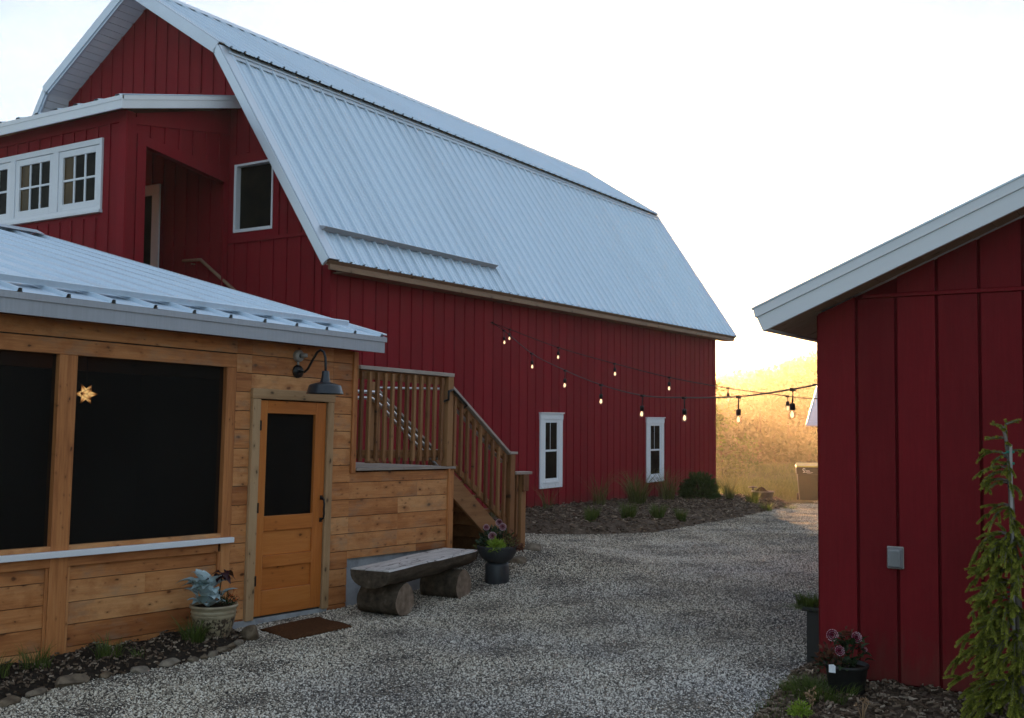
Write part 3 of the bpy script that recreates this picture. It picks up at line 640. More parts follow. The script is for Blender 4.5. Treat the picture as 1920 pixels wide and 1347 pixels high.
k0, k1 = off(lerp2(PROF[1], PROF[0], .008), nL, .048), off(lerp2(PROF[1], PROF[0], .055), nL, .048)
mb.prism([k0, k1, off(k1, nL, -.012), off(k0, nL, -.012)], 'Y', RY0 + .12, RY1, .5)
k2 = off(lerp2(PROF[1], PROF[0], .03), nL, .06)
mb.prism([off(k2, nL, .012), lerp2(off(k2, nL, .012), off(k1, nL, .012), .25), lerp2(k2, k1, .25), k2], 'Y', RY0 + .12, RY1, .4)
mb.build('knuckle_flashing', M['flash'], barn)
mb = MB()
mb.prism([(-14.6, 8.93), off(lerp2(PROF[2], PROF[1], .07), nU, .095), off(lerp2(PROF[2], PROF[1], .07), nU, .085), (-14.6, 8.915), off(lerp2(PROF[2], PROF[3], .07), nU2, .085), off(lerp2(PROF[2], PROF[3], .07), nU2, .095)], 'Y', RY0, RY1, .5)
mb.build('ridge_cap', M['flash'], barn)
def rake(y0, y1, yf):
    mb = MB(); SEG = ((PROF[0], PROF[1], nL, .05), (PROF[1], PROF[2], nU, .09), (PROF[2], PROF[3], nU2, .09), (PROF[3], PROF[4], nL2, .05))
    for a, b, n, o_ in SEG:
        mb.prism([off(a, n, o_), off(b, n, o_), off(b, n, o_ - .014), off(a, n, o_ - .014)], 'Y', y0, y1, .5)   # top flange
        mb.prism([off(a, n, o_ - .016), off(b, n, o_ - .016), off(b, n, -.075), off(a, n, -.075)], 'Y', yf, yf + .022, .55)
        mb.prism([off(a, n, -.03), off(b, n, -.03), off(b, n, -.115), off(a, n, -.115)], 'Y', yf + .023, yf + .05, .45)
    return mb
rake(RY0, RY0 + .22, RY0 - .022).build('rake_trim', M['flash'], barn)
rake(RY1 - .12, RY1, RY1).build('rake_trim', M['flash'], barn)
mb = MB()   # boarded rake soffit at the near gable
for a, b, n in ((PROF[0], PROF[1], nL), (PROF[1], PROF[2], nU), (PROF[2], PROF[3], nU2), (PROF[3], PROF[4], nL2)):
    L_ = math.hypot(b[0] - a[0], b[1] - a[1]); k = int(L_ / .135)
    for i in range(k):
        p, q = lerp2(a, b, (i + .03) / k), lerp2(a, b, (i + .97) / k)
        mb.prism([off(p, n, -.072), off(q, n, -.072), off(q, n, -.09), off(p, n, -.09)], 'Y', RY0 + .051, YN)
mb.build('rake_soffit', M['white'], barn)
mb = MB()
mb.box(-10.215, -10.18, RY0 + .1, RY1 - .02, 3.858, 3.938); mb.box(-10.47, -10.216, RY0 + .5, RY1 - .05, 3.86, 3.88)
mb.build('eave_board', M['tan_y'], barn)
mb = MB(); p = lerp2(PROF[0], PROF[1], .127)
a0, a1 = off(p, nL, .045), off(p, nL, .135); b0 = off(lerp2(PROF[0], PROF[1], .127 + .022), nL, .05)
mb.prism([a0, a1, off(a1, nL, .006), (a1[0] - .012, a1[1] + .012), off(b0, nL, .0)], 'Y', 11.35, 15.85, .4)
mb.build('snow_guard', M['fascia'], barn)  # guard in darker grey: the shade on its face is put into the colour
# barn windows
def wall_window(y0, y1, z0, z1):
    w = y1 - y0; X = XR + .024
    mb = MB(); c = .145 * w / .86
    mb.box(X, X + .03, y0, y0 + c, z0, z1 - .11); mb.box(X, X + .03, y1 - c, y1, z0, z1 - .11)
    mb.box(X, X + .03, y0 + c, y1 - c, z0, z0 + .12); mb.box(X, X + .036, y0 - .012, y1 + .012, z1 - .115, z1)
    mb.box(X, X + .06, y0 - .025, y1 + .025, z1, z1 + .022)
    fr = mb.build('window', M['white'], barn, bevel=.003)
    a, b, zb, zt = y0 + c, y1 - c, z0 + .12, z1 - .115
    mb = MB(); s = .06
    mb.box(X, X + .02, a, a + s, zb, zt); mb.box(X, X + .02, b - s, b, zb, zt); mb.box(X, X + .02, a + s, b - s, zt - s, zt); mb.box(X, X + .024, a + s, b - s, zb, zb + s * 1.1)
    zm = zb + (zt - zb) * .5; mb.box(X, X + .016, a + s, b - s, zm - .02, zm + .02)
    mb.box(X, X + .0135, a + s + (b - a - 2 * s) * .42, a + s + (b - a - 2 * s) * .44, zm + .02, zt - s); mb.box(X, X + .04, a - .02, b + .02, zb - .022, zb)  # narrow upright in the upper pane is a reflection line built in white
    mb.build('sash', M['white'], fr)
    MB().box(X - .02, X + .009, a + s, b - s, zb + s, zt - s, .5).build('pane', M['glass'], fr)
wall_window(17.564, 18.42, .449, 1.88); wall_window(22.29, 23.226, .346, 1.81)
mb = MB(); x0, x1, z0, z1 = GW; f_ = .05
mb.box(x0, x0 + f_, YN - .045, YN + .1, z0, z1); mb.box(x1 - f_ * .6, x1, YN - .045, YN + .1, z0, z1); mb.box(x0 + f_, x1 - f_ * .6, YN - .045, YN + .1, z1 - f_ * .7, z1); mb.box(x0 + f_, x1 - f_ * .6, YN - .045, YN + .1, z0, z0 + f_)
fr = mb.build('window', M['white'], barn, bevel=.003)
MB().box(x0 + f_, x1 - f_ * .6, YN + .05, YN + .06, z0 + f_, z1 - f_ * .7, .5).build('pane', M['glass'], fr)
# --- lean-to stair wing on the gable
WX, WY = -12.635, 9.743
ZW = lambda y: 6.07 + .25 * (y - 9.55)
mb = MB()
def batten_front(x0, x1, z0, z1): mb.box(x0, x1, WY - .02, WY, z0, z1)
WB = (-20.5, -13.13, 4.68, 5.765)    # window band
mb.box(-21, WX, WY, WY + .12, 2.4, WB[2], .5); mb.box(WB[1], WX, WY, WY + .12, WB[2], WB[3], .5); mb.box(-21, WX, WY, WY + .12, WB[3], 6.1, .5); mb.box(-21, WB[0], WY, WY + .12, WB[2], WB[3], .5)
x = WX - .36
while x > -20.9:
    if x > WB[1] + .03: batten_front(x - .024, x + .024, 2.5, 5.94)
    else: batten_front(x - .024, x + .024, 2.5, WB[2] - .06); batten_front(x - .024, x + .024, WB[3] + .02, 5.94)
    x -= .277
mb.box(-21, WX + .02, WY - .026, WY, 5.94, 6.1); mb.box(WX - .13, WX + .026, WY - .03, WY, 2.5, 5.94)
mb.build('wing_front_wall', M['red'], barn)
mb = MB()
OY0, OY1 = 10.064, 11.62
mb.box(WX - .12, WX, WY + .121, OY0, 2.5, 5.9, .5)
mb.prism([(OY0, 5.66), (YN, 5.40), (YN, ZW(YN) - .03), (WY + .12, ZW(WY) - .03), (WY + .12, 5.9), (OY0, 5.9)], 'X', WX - .12, WX, .5)
mb.box(WX, WX + .026, WY + .001, WY + .15, 2.5, 6.03)                                   # corner board
mb.box(WX, WX + .03, OY0 - .15, OY0, 2.5, 5.80)                                          # opening casing
mb.prism([(OY0 - .15, 5.80), (OY0, 5.647), (OY1, 5.40), (OY1, 5.615)], 'X', WX, WX + .032, .6)
mb.box(WX, WX + .026, YN - .12, YN - .03, 2.5, 5.6)
yy = WY + .42
while yy < YN - .1:
    zb = 5.80 - (yy - OY0 + .15) * .11 + .01
    mb.box(WX, WX + .018, yy - .02, yy + .02, zb, ZW(yy) - .17); yy += .26
mb.prism([(WY + .15, ZW(WY) - .19), (YN - .03, ZW(YN) - .42), (YN - .03, ZW(YN) - .03), (WY + .15, ZW(WY) - .03)], 'X', WX, WX + .022, .5)
mb.build('wing_side_wall', M['red'], barn)
MB().box(-21, WX - .13, WY + .121, YN, 3.45, 3.55).build('wing_floor', M['deck_y'], barn)
ribbed((9.47, 6.215), (YN, 6.215 + .25 * (YN - 9.47)), -21.3, -12.39, .46, .022, (-.24, .97), 'wing_roof', M['roof'], barn, along='X', minor=False, rw=.06)
mb = MB()
mb.prism([(9.5, 6.09), (YN, 6.09 + .25 * (YN - 9.5)), (YN, 6.2 + .25 * (YN - 9.5)), (9.5, 6.2)], 'X', -21.2, -12.43, .5)
mb.build('wing_roof_deck', M['tan_y'], barn)
mb = MB()
mb.box(-21.25, -12.40, 9.472, 9.499, 6.03, 6.165); mb.box(-21.25, -12.39, 9.464, 9.471, 6.15, 6.212)
za = lambda y, d: 6.03 + d + .25 * (y - 9.5)
mb.prism([(9.5, za(9.5, 0)), (YN - .01, za(YN, 0)), (YN - .01, za(YN, .135)), (9.5, za(9.5, .135))], 'X', -12.429, -12.402, .5)
mb.prism([(9.5, za(9.5, .12)), (YN - .01, za(YN, .12)), (YN - .01, za(YN, .185)), (9.5, za(9.5, .185))], 'X', -12.401, -12.394, .5)
mb.build('wing_fascia', M['white'], barn)
# window band sashes
mb = MB(); F = WY - .035
mb.box(WB[0], WB[1], F, WY + .05, WB[3] - .085, WB[3]); mb.box(WB[0], WB[1] + .01, F - .03, WY + .05, WB[2], WB[2] + .045); mb.box(WB[0], WB[1], F, WY + .05, WB[2] + .046, WB[2] + .1); mb.box(WB[1] - .055, WB[1], F, WY + .05, WB[2] + .1, WB[3] - .085)
XS = [(-14.13 - 1.07 * i, -13.19 - 1.07 * i) for i in range(6)]
for (a, b) in XS: mb.box(a - .125, a - .004, F, WY + .05, WB[2] + .1, WB[3] - .085)
mb.build('window_casing', M['white'], barn, bevel=.003)
for (a, b) in XS:
    zb, zt = WB[2] + .105, WB[3] - .09; s = .095; F2 = WY - .02
    mb = MB(); mb.box(a, a + s, F2, WY + .04, zb, zt); mb.box(b - s, b, F2, WY + .04, zb, zt); mb.box(a + s, b - s, F2, WY + .04, zt - s, zt); mb.box(a + s, b - s, F2, WY + .04, zb, zb + s)
    pw = (b - a - 2 * s); zm = (zb + zt) / 2
    for q in (1 / 3, 2 / 3): mb.box(a + s + pw * q - .016, a + s + pw * q + .016, F2 + .012, WY + .03, zb + s, zt - s)
    for q in range(3): mb.box(a + s + pw * q / 3 + .0165 * (q > 0), a + s + pw * (q + 1) / 3 - .0165 * (q < 2), F2 + .012, WY + .03, zm - .016, zm + .016)
    fr = mb.build('window', M['white'], barn, bevel=.003)
    MB().box(a + s + pw / 3, b - s, WY + .01, WY + .018, zb + s, zt - s, .5).build('pane', M['glass'], fr)
    MB().box(a + s, a + s + pw / 3 - .001, WY + .01, WY + .018, zb + s, zt - s, .5).build('pane', M['glass_amber'], fr)
# doorway inside the wing
mb = MB(); mb.box(-14.38, -14.2, YN - .05, YN - .021, 3.55, 5.40); mb.box(-15.5, -14.2, YN - .055, YN - .021, 5.40, 5.575)
fr = mb.build('door', M['white'], barn); MB().box(-15.4, -14.381, YN - .04, YN - .021, 3.55, 5.40).build('door_leaf', M['glass'], fr)
mb = MB(); mb.tube([(-13.545, YN - .09, 4.25), (-13.14, YN - .09, 4.24), (-12.25, YN - .09, 3.63), (-11.6, YN - .09, 3.18)], .026, 8)
for q in ((-13.35, 4.23), (-12.5, 3.79)): mb.box(q[0] - .012, q[0] + .012, YN - .09, YN - .02, q[1] - .05, q[1] - .03)
mb.build('handrail', M['tan_y'], barn)

# ------------------------------------------------------------------ red shed on the right
SX, SY = -2.27, 7.756
shed = thing('red_shed', 'near red shed with wide vertical boards and white fascia', 'shed', (SX, SY, 0))
SL = .43
top_of = lambda x: 2.50 + SL * (min(x, 2.4 - x + 1.2) - SX) if x > 1.8 else 2.50 + SL * (x - SX)
mb, bk = MB(), MB(); PX = 1.35
def ztop(x): return 2.592 - .196 + SL * ((x if x < PX else 2 * PX - x) + 2.66)
for (a, b) in ((SX, PX), (PX, 4.97)): bk.prism([(a, -.03), (b, -.03), (b, ztop(b)), (a, ztop(a))], 'Y', SY, SY + .1, .5)
bk.box(SX, SX + .1, SY + .101, 14, -.2, 2.56, .5)
x = SX; i = 0
while x < 4.8:
    a, b = x + (.0 if i == 0 else .020), x + (.262 if i == 0 else .2705); r = random.random()
    if a < PX < b: b = PX
    mb.prism([(a, -.0), (b, -.0), (b, 2.66), (a, 2.66)] if ztop(a) > 2.66 else [(a, 0), (b, 0), (b, ztop(b)), (a, ztop(a))], 'Y', SY - .022, SY - .0005, r)
    if min(ztop(a), ztop(b)) > 2.70: mb.prism([(a, 2.69), (b, 2.69), (b, ztop(b)), (a, ztop(a))], 'Y', SY - .022, SY - .0005, r * .8)
    x += .262 if i == 0 else .2705; i += 1
mb.box(-1.95, 4.8, SY - .034, SY - .0005, 2.662, 2.688, .9)
t = SY
while t < 14:
    mb.box(SX - .022, SX - .0005, t + .02, min(t + .27, 14), -.05, 2.56); t += .27
w = mb.build('wall', M['red_shed'], shed, bevel=.003); bk.build('wall_backing', M['red_back'], w)
FY = 7.456
ze = lambda x, d=0: 2.592 + SL * ((x if x < PX else 2 * PX - x) + 2.66) + d
mb = MB()
for (a, b) in ((-2.665, PX), (PX, 5.36)): mb.prism([(a, ze(a)), (b, ze(b)), (b, ze(b, .012)), (a, ze(a, .012))], 'Y', FY - .02, 14.4, .5)
mb.build('roof', M['roof'], shed)
mb = MB()
def slope_band(x0, x1, d0, d1, y0, y1, m_=mb, dx=0):
    m_.prism([(x0, ze(x0, d0)), (x1, ze(x1, d0)), (x1, ze(x1, d1)), (x0 - dx, ze(x0 - dx, d1))], 'Y', y0, y1)
slope_band(-2.585, PX, -.192, -.072, FY, FY + .03, dx=.045); slope_band(-2.640, PX, -.070, -.001, FY - .012, FY + .03, dx=.012)
slope_band(PX, 5.3, -.192, -.072, FY, FY + .03); slope_band(PX, 5.3, -.070, -.001, FY - .012, FY + .03)
mb.build('rake_fascia', M['white'], shed)
mb = MB(); mb.hexa([(-2.585, FY + .031, ze(-2.585, -.19)), (-2.56, FY + .031, ze(-2.56, -.19)), (-2.56, 14.3, ze(-2.56, -.19)), (-2.585, 14.3, ze(-2.585, -.19)), (-2.64, FY + .031, ze(-2.64, -.003)), (-2.61, FY + .031, ze(-2.61, -.003)), (-2.61, 14.3, ze(-2.61, -.003)), (-2.64, 14.3, ze(-2.64, -.003))])
mb.build('eave_fascia', M['white'], shed)
mb = MB(); x = -2.559; i = 0
while x < PX - .1:
    b = min(x + (.288 if i == 0 else .15), PX)
    if i == 0: mb.prism([(x, ze(x, -.18)), (b - .006, ze(b, -.18)), (b - .006, ze(b, -.165)), (x, ze(x, -.165))], 'Y', FY + .031, 14.2)
    else: mb.prism([(x, ze(x, -.18)), (b - .006, ze(b, -.18)), (b - .006, ze(b, -.165)), (x, ze(x, -.165))], 'Y', FY + .031, SY - .0)
    x = b; i += 1
mb.build('soffit', M['soffit_x'], shed)
MB().box(SX + .03, 4.9, SY + .01, SY + .2, -.3, -.031).build('foundation', M['blackpot'], shed)  # black strip fills the gap below the wall; its shade is put in as colour

oc = thing('outlet_cover', 'clear plastic weatherproof outlet cover on red shed wall', 'outlet cover', (-1.743, SY - .022, .856))
mb = MB(); mb.box(-1.80, -1.687, SY - .034, SY - .0225, .780, .934); mb.build('back_plate', M['greymetal'], oc, bevel=.006, seg=2)
mb = MB(); mb.hexa([(-1.797, SY - .035, .783), (-1.690, SY - .035, .783), (-1.690, SY - .035, .931), (-1.797, SY - .035, .931), (-1.783, SY - .085, .80), (-1.704, SY - .085, .80), (-1.704, SY - .085, .915), (-1.783, SY - .085, .915)])
mb.build('bubble_cover', M['clear'], oc, bevel=.01, seg=3)
mb = MB(); mb.box(-1.768, -1.719, SY - .06, SY - .0345, .815, .87); mb.prism([(-1.772, .885), (-1.715, .885), (-1.742, .905)], 'Y', SY - .07, SY - .0345); mb.build('plug', M['blackpot'], oc)
#PART3
# ------------------------------------------------------------------ cedar screened porch (own frame: x out of the wall, y along it, z up)
_rp = _rz(math.radians(-3.53823)) @ _rx(math.radians(-1.1209))
PO = np.array([-7.078, 6.912, 0.0])
PM = Matrix([list(_rp[0]) + [PO[0]], list(_rp[1]) + [PO[1]], list(_rp[2]) + [PO[2]], [0, 0, 0, 1]])
def pw(x, y, z=0): return PO + _rp @ np.array([x, y, z])
porch = thing('screened_porch', 'cedar sided porch with dark insect screens and white metal roof', 'porch', mat=PM)
def P(mb, name, mat, parent=None, **k): return mb.build(name, mat, parent or porch, local=True, **k)
def zground(y): return -0.14 if y < 0.9 else -0.14
# siding boards
mb = MB()
rows = [1.009 + .1665 * k for k in range(-7, 10)]
def boards(y0, y1, zlo, zhi, x=0.0, th=.02, seams=()):
    for a in rows:
        b = a + .1665; z0, z1 = max(a, zlo), min(b, zhi)
        if z1 - z0 < .012: continue
        cut = [y0] + [s for s in seams if y0 + .3 < s < y1 - .3 and random.random() < .35] + [y1]
        for c, d in zip(cut[:-1], cut[1:]):
            zt = z1 - (.006 if z1 == b else 0)
            mb.hexa([(x - th, c, z0), (x, c, z0), (x, d - .001, z0), (x - th, d - .001, z0), (x - th, c, zt), (x - .003, c, zt), (x - .003, d - .001, zt), (x - th, d - .001, zt)])
boards(-.265, -.095, -.10, 2.47); boards(.915, 1.178, -.14, 2.47); boards(1.178, 2.70, .43, 1.27, seams=(1.9, 2.2)); boards(1.158, 1.178, .36, .43)
boards(-.095, .915, 2.04, 2.47)
for (a, b) in ((-5.2, -3.55), (-3.37, -1.955), (-1.795, -.365)): boards(a, b, -.16, .62, x=-.022, seams=(-1.1, -2.6))
boards(-5.2, -.265, 2.335, 2.47, seams=(-1.2, -2.4, -3.6))
P(mb, 'siding', M['cedar_y'])
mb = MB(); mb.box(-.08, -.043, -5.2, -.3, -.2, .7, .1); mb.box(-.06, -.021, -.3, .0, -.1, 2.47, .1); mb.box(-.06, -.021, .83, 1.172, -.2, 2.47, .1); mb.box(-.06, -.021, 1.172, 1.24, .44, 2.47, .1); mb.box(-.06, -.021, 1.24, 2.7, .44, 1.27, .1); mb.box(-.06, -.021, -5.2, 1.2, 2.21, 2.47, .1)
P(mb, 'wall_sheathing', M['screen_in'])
mb = MB()   # uprights of the screen frame, corner boards
for (a, b) in ((-1.950, -1.800), (-3.55, -3.37)):
    mb.box(-.10, .004, a, b, .736, 2.21); mb.box(-.021, .004, a, b, -.18, .689)
mb.box(-.10, .004, -.372, -.268, .736, 2.21); mb.box(-.021, .004, -.366, -.268, -.14, .689)
mb.box(-.021, .002, -.395, -.367, -.14, .614)
for a, b in ((-1.799, -1.775), (-1.975, -1.951)): mb.box(-.021, -.006, a, b, -.16, .614)
mb.box(-.06, .02, 1.18, 1.242, 1.262, 2.46); mb.box(-.06, .02, 2.70, 2.79, .415, 1.285)
mb.each('corner_post', M['cedar_z'], porch, True, .004)
mb = MB(); mb.box(-.021, .003, -5.2, -.396, .615, .689); mb.box(-.10, .0035, -5.2, -.268, 2.211, 2.33); mb.box(-.06, .0, -5.2, -.373, .736, .772)
mb.each('screen_rail', M['cedar_y'], porch, True, .003)
mb = MB(); mb.box(-.02, .05, -5.2, -.262, .690, .7355)
P(mb, 'sill_flashing', M['white'], bevel=.004)
for (a, b) in ((-3.37, -1.95), (-1.80, -.372), (-5.2, -3.55)):
    MB().box(-.05, -.046, a, b, .77, 2.212, .5).build('insect_screen', M['screen'], porch, local=True)
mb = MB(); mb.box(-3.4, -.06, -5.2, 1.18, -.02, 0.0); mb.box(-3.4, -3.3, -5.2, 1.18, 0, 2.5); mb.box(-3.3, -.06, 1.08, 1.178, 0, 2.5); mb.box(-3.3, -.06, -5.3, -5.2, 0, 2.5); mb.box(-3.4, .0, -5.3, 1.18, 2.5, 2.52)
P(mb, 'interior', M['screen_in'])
mb = MB(); mb.box(-.3, .012, -.25, .91, -.45, -.006); mb.box(-.3, -.03, .91, 2.77, -.5, .428); mb.box(-.3, -.061, -5.2, -.25, -.5, -.1)
P(mb, 'foundation', M['concrete'])
# roof
E0 = (.215, 2.615); RD = (-6.16, 4.23)
ribbed(E0, RD, -5.6, 1.42, .376, .030, (.246, .969), 'roof', M['roof'], porch, local=True, minor=False, phase=.16, rw=.022)
ribbed((-12.5, 2.62), RD, -5.6, 1.42, .376, .024, (-.246, .969), 'roof', M['roof'], porch, local=True, minor=False, phase=.16, rw=.024)
mb = MB(); zr = lambda x, d=0: 2.615 + .2535 * (.215 - x) + d
mb.prism([(.19, zr(.19, -.01)), (-6.16, zr(-6.16, -.01)), (-6.16, zr(-6.16, -.12)), (.0, 2.475), (.19, 2.475)], 'Y', -5.6, 1.385, .5)
P(mb, 'roof_deck', M['cedar_y'])
mb = MB(); mb.box(.191, .214, -5.6, 1.40, 2.457, 2.578); mb.box(.215, .224, -5.6, 1.42, 2.565, 2.612)
mb.prism([(.19, 2.457), (.19, 2.60), (-6.16, zr(-6.16, -.015)), (-6.16, zr(-6.16, -.155))], 'X', 1.386, 1.40, .5) if False else None
mb.prism([(.19, 2.457), (.19, zr(.19, -.015)), (-6.16, zr(-6.16, -.015)), (-6.16, zr(-6.16, -.155))], 'Y', 1.386, 1.40, .5)
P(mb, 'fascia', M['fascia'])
mb = MB()
mb.prism([(.215, zr(.215, .034)), (-6.16, zr(-6.16, .034)), (-6.16, zr(-6.16, .02)), (.215, zr(.215, .02))], 'Y', 1.35, 1.425, .5)
mb.prism([(-5.95, zr(-5.95, .05)), (-6.16, zr(-6.16, .075)), (-6.37, zr(-5.95, .05)), (-6.16, zr(-6.16, .05))], 'Y', -5.6, 1.36, .5)
P(mb, 'rake_flashing', M['flash'])
mb = MB(); c0 = (-.10, zr(-.10, .03))
mb.prism([(-.10, zr(-.10, .028)), (-.09, zr(-.09, .075)), (-.10, zr(-.10, .082)), (-.30, zr(-.30, .042)), (-.30, zr(-.30, .036)), (-.11, zr(-.11, .068))], 'Y', -5.6, 1.2, .5)
P(mb, 'snow_guard', M['roof'])
# door
mb = MB(); mb.box(-.02, .03, -.092, .0, -.012, 1.948); mb.box(-.02, .03, .832, .915, -.012, 1.948)
mb.each('door_frame', M['trim_z'], porch, True, .003)
mb = MB(); mb.box(-.02, .034, -.10, .922, 1.949, 2.04); P(mb, 'door_frame', M['trim_y'], bevel=.003)
mb = MB(); mb.box(-.03, .012, .006, .095, .012, 1.937); mb.box(-.03, .012, .690, .824, .012, 1.937)
door = P(mb, 'door', M['door_z'], bevel=.003)
mb = MB()
for (z0, z1) in ((1.822, 1.937), (.762, .895), (.435, .54), (.012, .233)): mb.box(-.03, .0115, .096, .689, z0, z1)
mb.box(-.03, -.006, .096, .689, .541, .761); mb.box(-.03, -.006, .096, .689, .234, .434)
mb.each('door_rail', M['door_y'], door, True, .003)
MB().box(-.024, -.02, .09, .70, .89, 1.83, .5).build('door_screen', M['screen'], door, local=True)
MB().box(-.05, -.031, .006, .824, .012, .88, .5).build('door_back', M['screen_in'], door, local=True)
mb = MB()
mb.tube([(.014, .79, 1.035), (.05, .79, 1.02), (.06, .79, .98), (.055, .79, .93), (.06, .79, .885), (.05, .79, .845), (.014, .79, .83)], .009, 8)
mb.lathe([(0.001, 0), (.018, 0), (.018, .008), (0.001, .008)], (.02, .79, 1.035), 10); mb.box(.0125, .02, .775, .805, 1.02, 1.06); mb.box(.0125, .02, .775, .805, .81, .85)
P(mb, 'handle', M['black'], door)
for z in (1.71, .975, .33):
    mb = MB(); mb.box(.012, .035, -.006, .010, z - .045, z + .045); P(mb, 'hinge', M['black'], door)

# gooseneck barn lamp
lp = thing('gooseneck_lamp', 'dark gooseneck barn lamp over the porch door', 'wall lamp', mat=PM @ Matrix.Translation((0, .445, 2.22)))
def LB(mb, name, mat, parent=lp, **k):
    return mb.build(name, mat, parent, local=True, **k)
mb = MB(); v0 = [(r, z) for r, z in ((.001, .03), (.03, .03), (.058, .022), (.062, .0))]
def xlathe(mb, prof, c, n=20):   # lathe round the x axis
    t = MB(); t.lathe(prof, (0, 0, 0), n)
    return mb.add([(c[0] + p[2], c[1] + p[0], c[2] + p[1]) for p in t.v], t.f, .5, True)
xlathe(mb, v0, (0.002, 0, 0)); LB(mb, 'wall_plate', M['black'])
mb = MB(); mb.tube([(.02, 0, 0), (.10, 0, -.005), (.135, .002, .02), (.20, .008, .115), (.245, .012, .175), (.285, .016, .195), (.322, .02, .175), (.343, .022, .12), (.35, .022, .03), (.35, .022, -.03)], .0115, 10); LB(mb, 'arm', M['black'])
mb = MB(); mb.lathe([(.001, .0), (.03, .0), (.034, -.01), (.036, -.06), (.046, -.095), (.052, -.105), (.10, -.116), (.138, -.128), (.149, -.14), (.169, -.205), (.174, -.21), (.167, -.208), (.145, -.142), (.13, -.134), (.04, -.11), (.001, -.1)], (.35, .022, 0), 32); LB(mb, 'shade', M['lampmetal'])
jb = thing('sensor_box', 'small round grey junction box above the gooseneck lamp', 'junction box', mat=PM @ Matrix.Translation((0, .44, 2.365)))
mb = MB(); xlathe(mb, [(.056, 0), (.056, .03), (.045, .042), (.001, .045)], (.002, 0, 0)); mb.tube([(.045, .0, 0), (.075, .03, .005), (.09, .045, .006)], [.02, .022, .016], 10); mb.tube([(.02, -.005, -.05), (.02, -.005, -.088)], .011, 8)
LB(mb, 'housing', M['greymetal'], jb); mb = MB(); xlathe(mb, [(.02, .045), (.02, .052), (.001, .053)], (.002, 0, 0)); LB(mb, 'lens', M['blackpot'], jb)

# star lantern inside the screen
st = thing('star_lantern', 'glowing pointed star lantern hanging behind porch screen', 'lantern', mat=PM @ Matrix.Translation((-1.2, -.952, 1.958)))
t = (1 + 5 ** .5) / 2; iv = [Vector(p).normalized() for p in ((-1, t, 0), (1, t, 0), (-1, -t, 0), (1, -t, 0), (0, -1, t), (0, 1, t), (0, -1, -t), (0, 1, -t), (t, 0, -1), (t, 0, 1), (-t, 0, -1), (-t, 0, 1))]
fi = [(0, 11, 5), (0, 5, 1), (0, 1, 7), (0, 7, 10), (0, 10, 11), (1, 5, 9), (5, 11, 4), (11, 10, 2), (10, 7, 6), (7, 1, 8), (3, 9, 4), (3, 4, 2), (3, 2, 6), (3, 6, 8), (3, 8, 9), (4, 9, 5), (2, 4, 11), (6, 2, 10), (8, 6, 7), (9, 8, 1)]
m, nt, out = new_mat('lit_star_glass'); M['star'] = m
lw = nd(nt, 'VectorMath', {'operation': 'LENGTH'}, i0=objco(nt)).outputs['Value']
e = nd(nt, 'Emission', None, Color=ramp(nt, nd(nt, 'MapRange', None, Value=lw, From_Min=.05, From_Max=.12).outputs[0], [(0, (1, .60, .22)), (0.6, (.95, .30, .06)), (1, (.85, .22, .035))]), Strength=nd(nt, 'MapRange', None, Value=lw, From_Min=.038, From_Max=.085, To_Min=1.2, To_Max=0.10).outputs[0]); nt.links.new(e.outputs[0], out.inputs[0])
mb, ed = MB(), MB()
fc = [((iv[f[0]] + iv[f[1]] + iv[f[2]]) / 3).normalized() * .046 for f in fi]
for k, v_ in enumerate(iv):
    ring = [fc[i] for i, f in enumerate(fi) if k in f]; e1 = (ring[0] - v_ * ring[0].dot(v_)).normalized(); e2 = v_.cross(e1)
    ring.sort(key=lambda q: math.atan2(q.dot(e2), q.dot(e1))); ap = v_ * .108
    for i in range(5):
        a_, b_ = ring[i], ring[(i + 1) % 5]; mb.add([a_, b_, ap], [(0, 1, 2)], .5); ed.tube([a_, ap], .0017, 4); ed.tube([a_, b_], .0017, 4)
LB(mb, 'star_glass', M['star'], st); LB(ed, 'star_frame', M['black'], st); mb = MB(); mb.tube([(0, 0, .11), (0, 0, .54)], .004, 6); LB(mb, 'cord', M['black'], st)
sl_ = bpy.data.lights.new('lantern_light', 'POINT'); sl_.energy = 0.35; sl_.color = (1.0, .55, .22); sl_.shadow_soft_size = .14
slo = bpy.data.objects.new('lantern_light', sl_); COL.objects.link(slo); slo.parent = st
mb = MB()
for i in range(9): mb.box(-3.3, -.1, -4.9 + .61 * i, -4.86 + .61 * i, 2.36, 2.499)
mb.box(-1.9, -1.76, -5.1, 1.07, 2.2, 2.355)
mb.each('rafter', M['deck_y'], porch, True)

# ------------------------------------------------------------------ deck and stairs
dk = thing('deck_stairs', 'brown timber deck railing and steps beside the porch', 'stairs', mat=PM)
def D(mb, name, mat, parent=None, **k): return mb.build(name, mat, parent or dk, local=True, **k)
mb = MB()
mb.box(-.05, .035, 1.243, 2.80, 1.286, 1.312, .4)
for i in range(22): mb.box(-.055 - .145 * (i + 1) + .006, -.055 - .145 * i, 1.243, 2.80, 1.284, 1.31)
D(mb, 'deck_board', M['grey_y'], bevel=.002)
mb = MB(); mb.box(-1.30, -1.26, 2.76, 4.05, -.4, 1.1); mb.box(-3.1, -.031, 2.70, 2.74, -.4, 1.28); D(mb, 'under_stair_blocker', M['deck_y'])  # added panels that close off the space under deck and steps to keep it dark
mb = MB(); mb.box(-.085, .045, 1.243, 2.73, 2.293, 2.332); D(mb, 'rail_cap', M['grey_y'], bevel=.003)
mb = MB(); mb.box(-.045, -.008, 1.243, 2.63, 2.20, 2.292); mb.box(-.045, -.008, 1.243, 2.63, 1.405, 1.49)
mb.box(-3.0, -2.96, 1.243, 2.7, 2.2, 2.29)
mb.each('rail', M['deck_y'], dk, True, .003)
bal = MB()
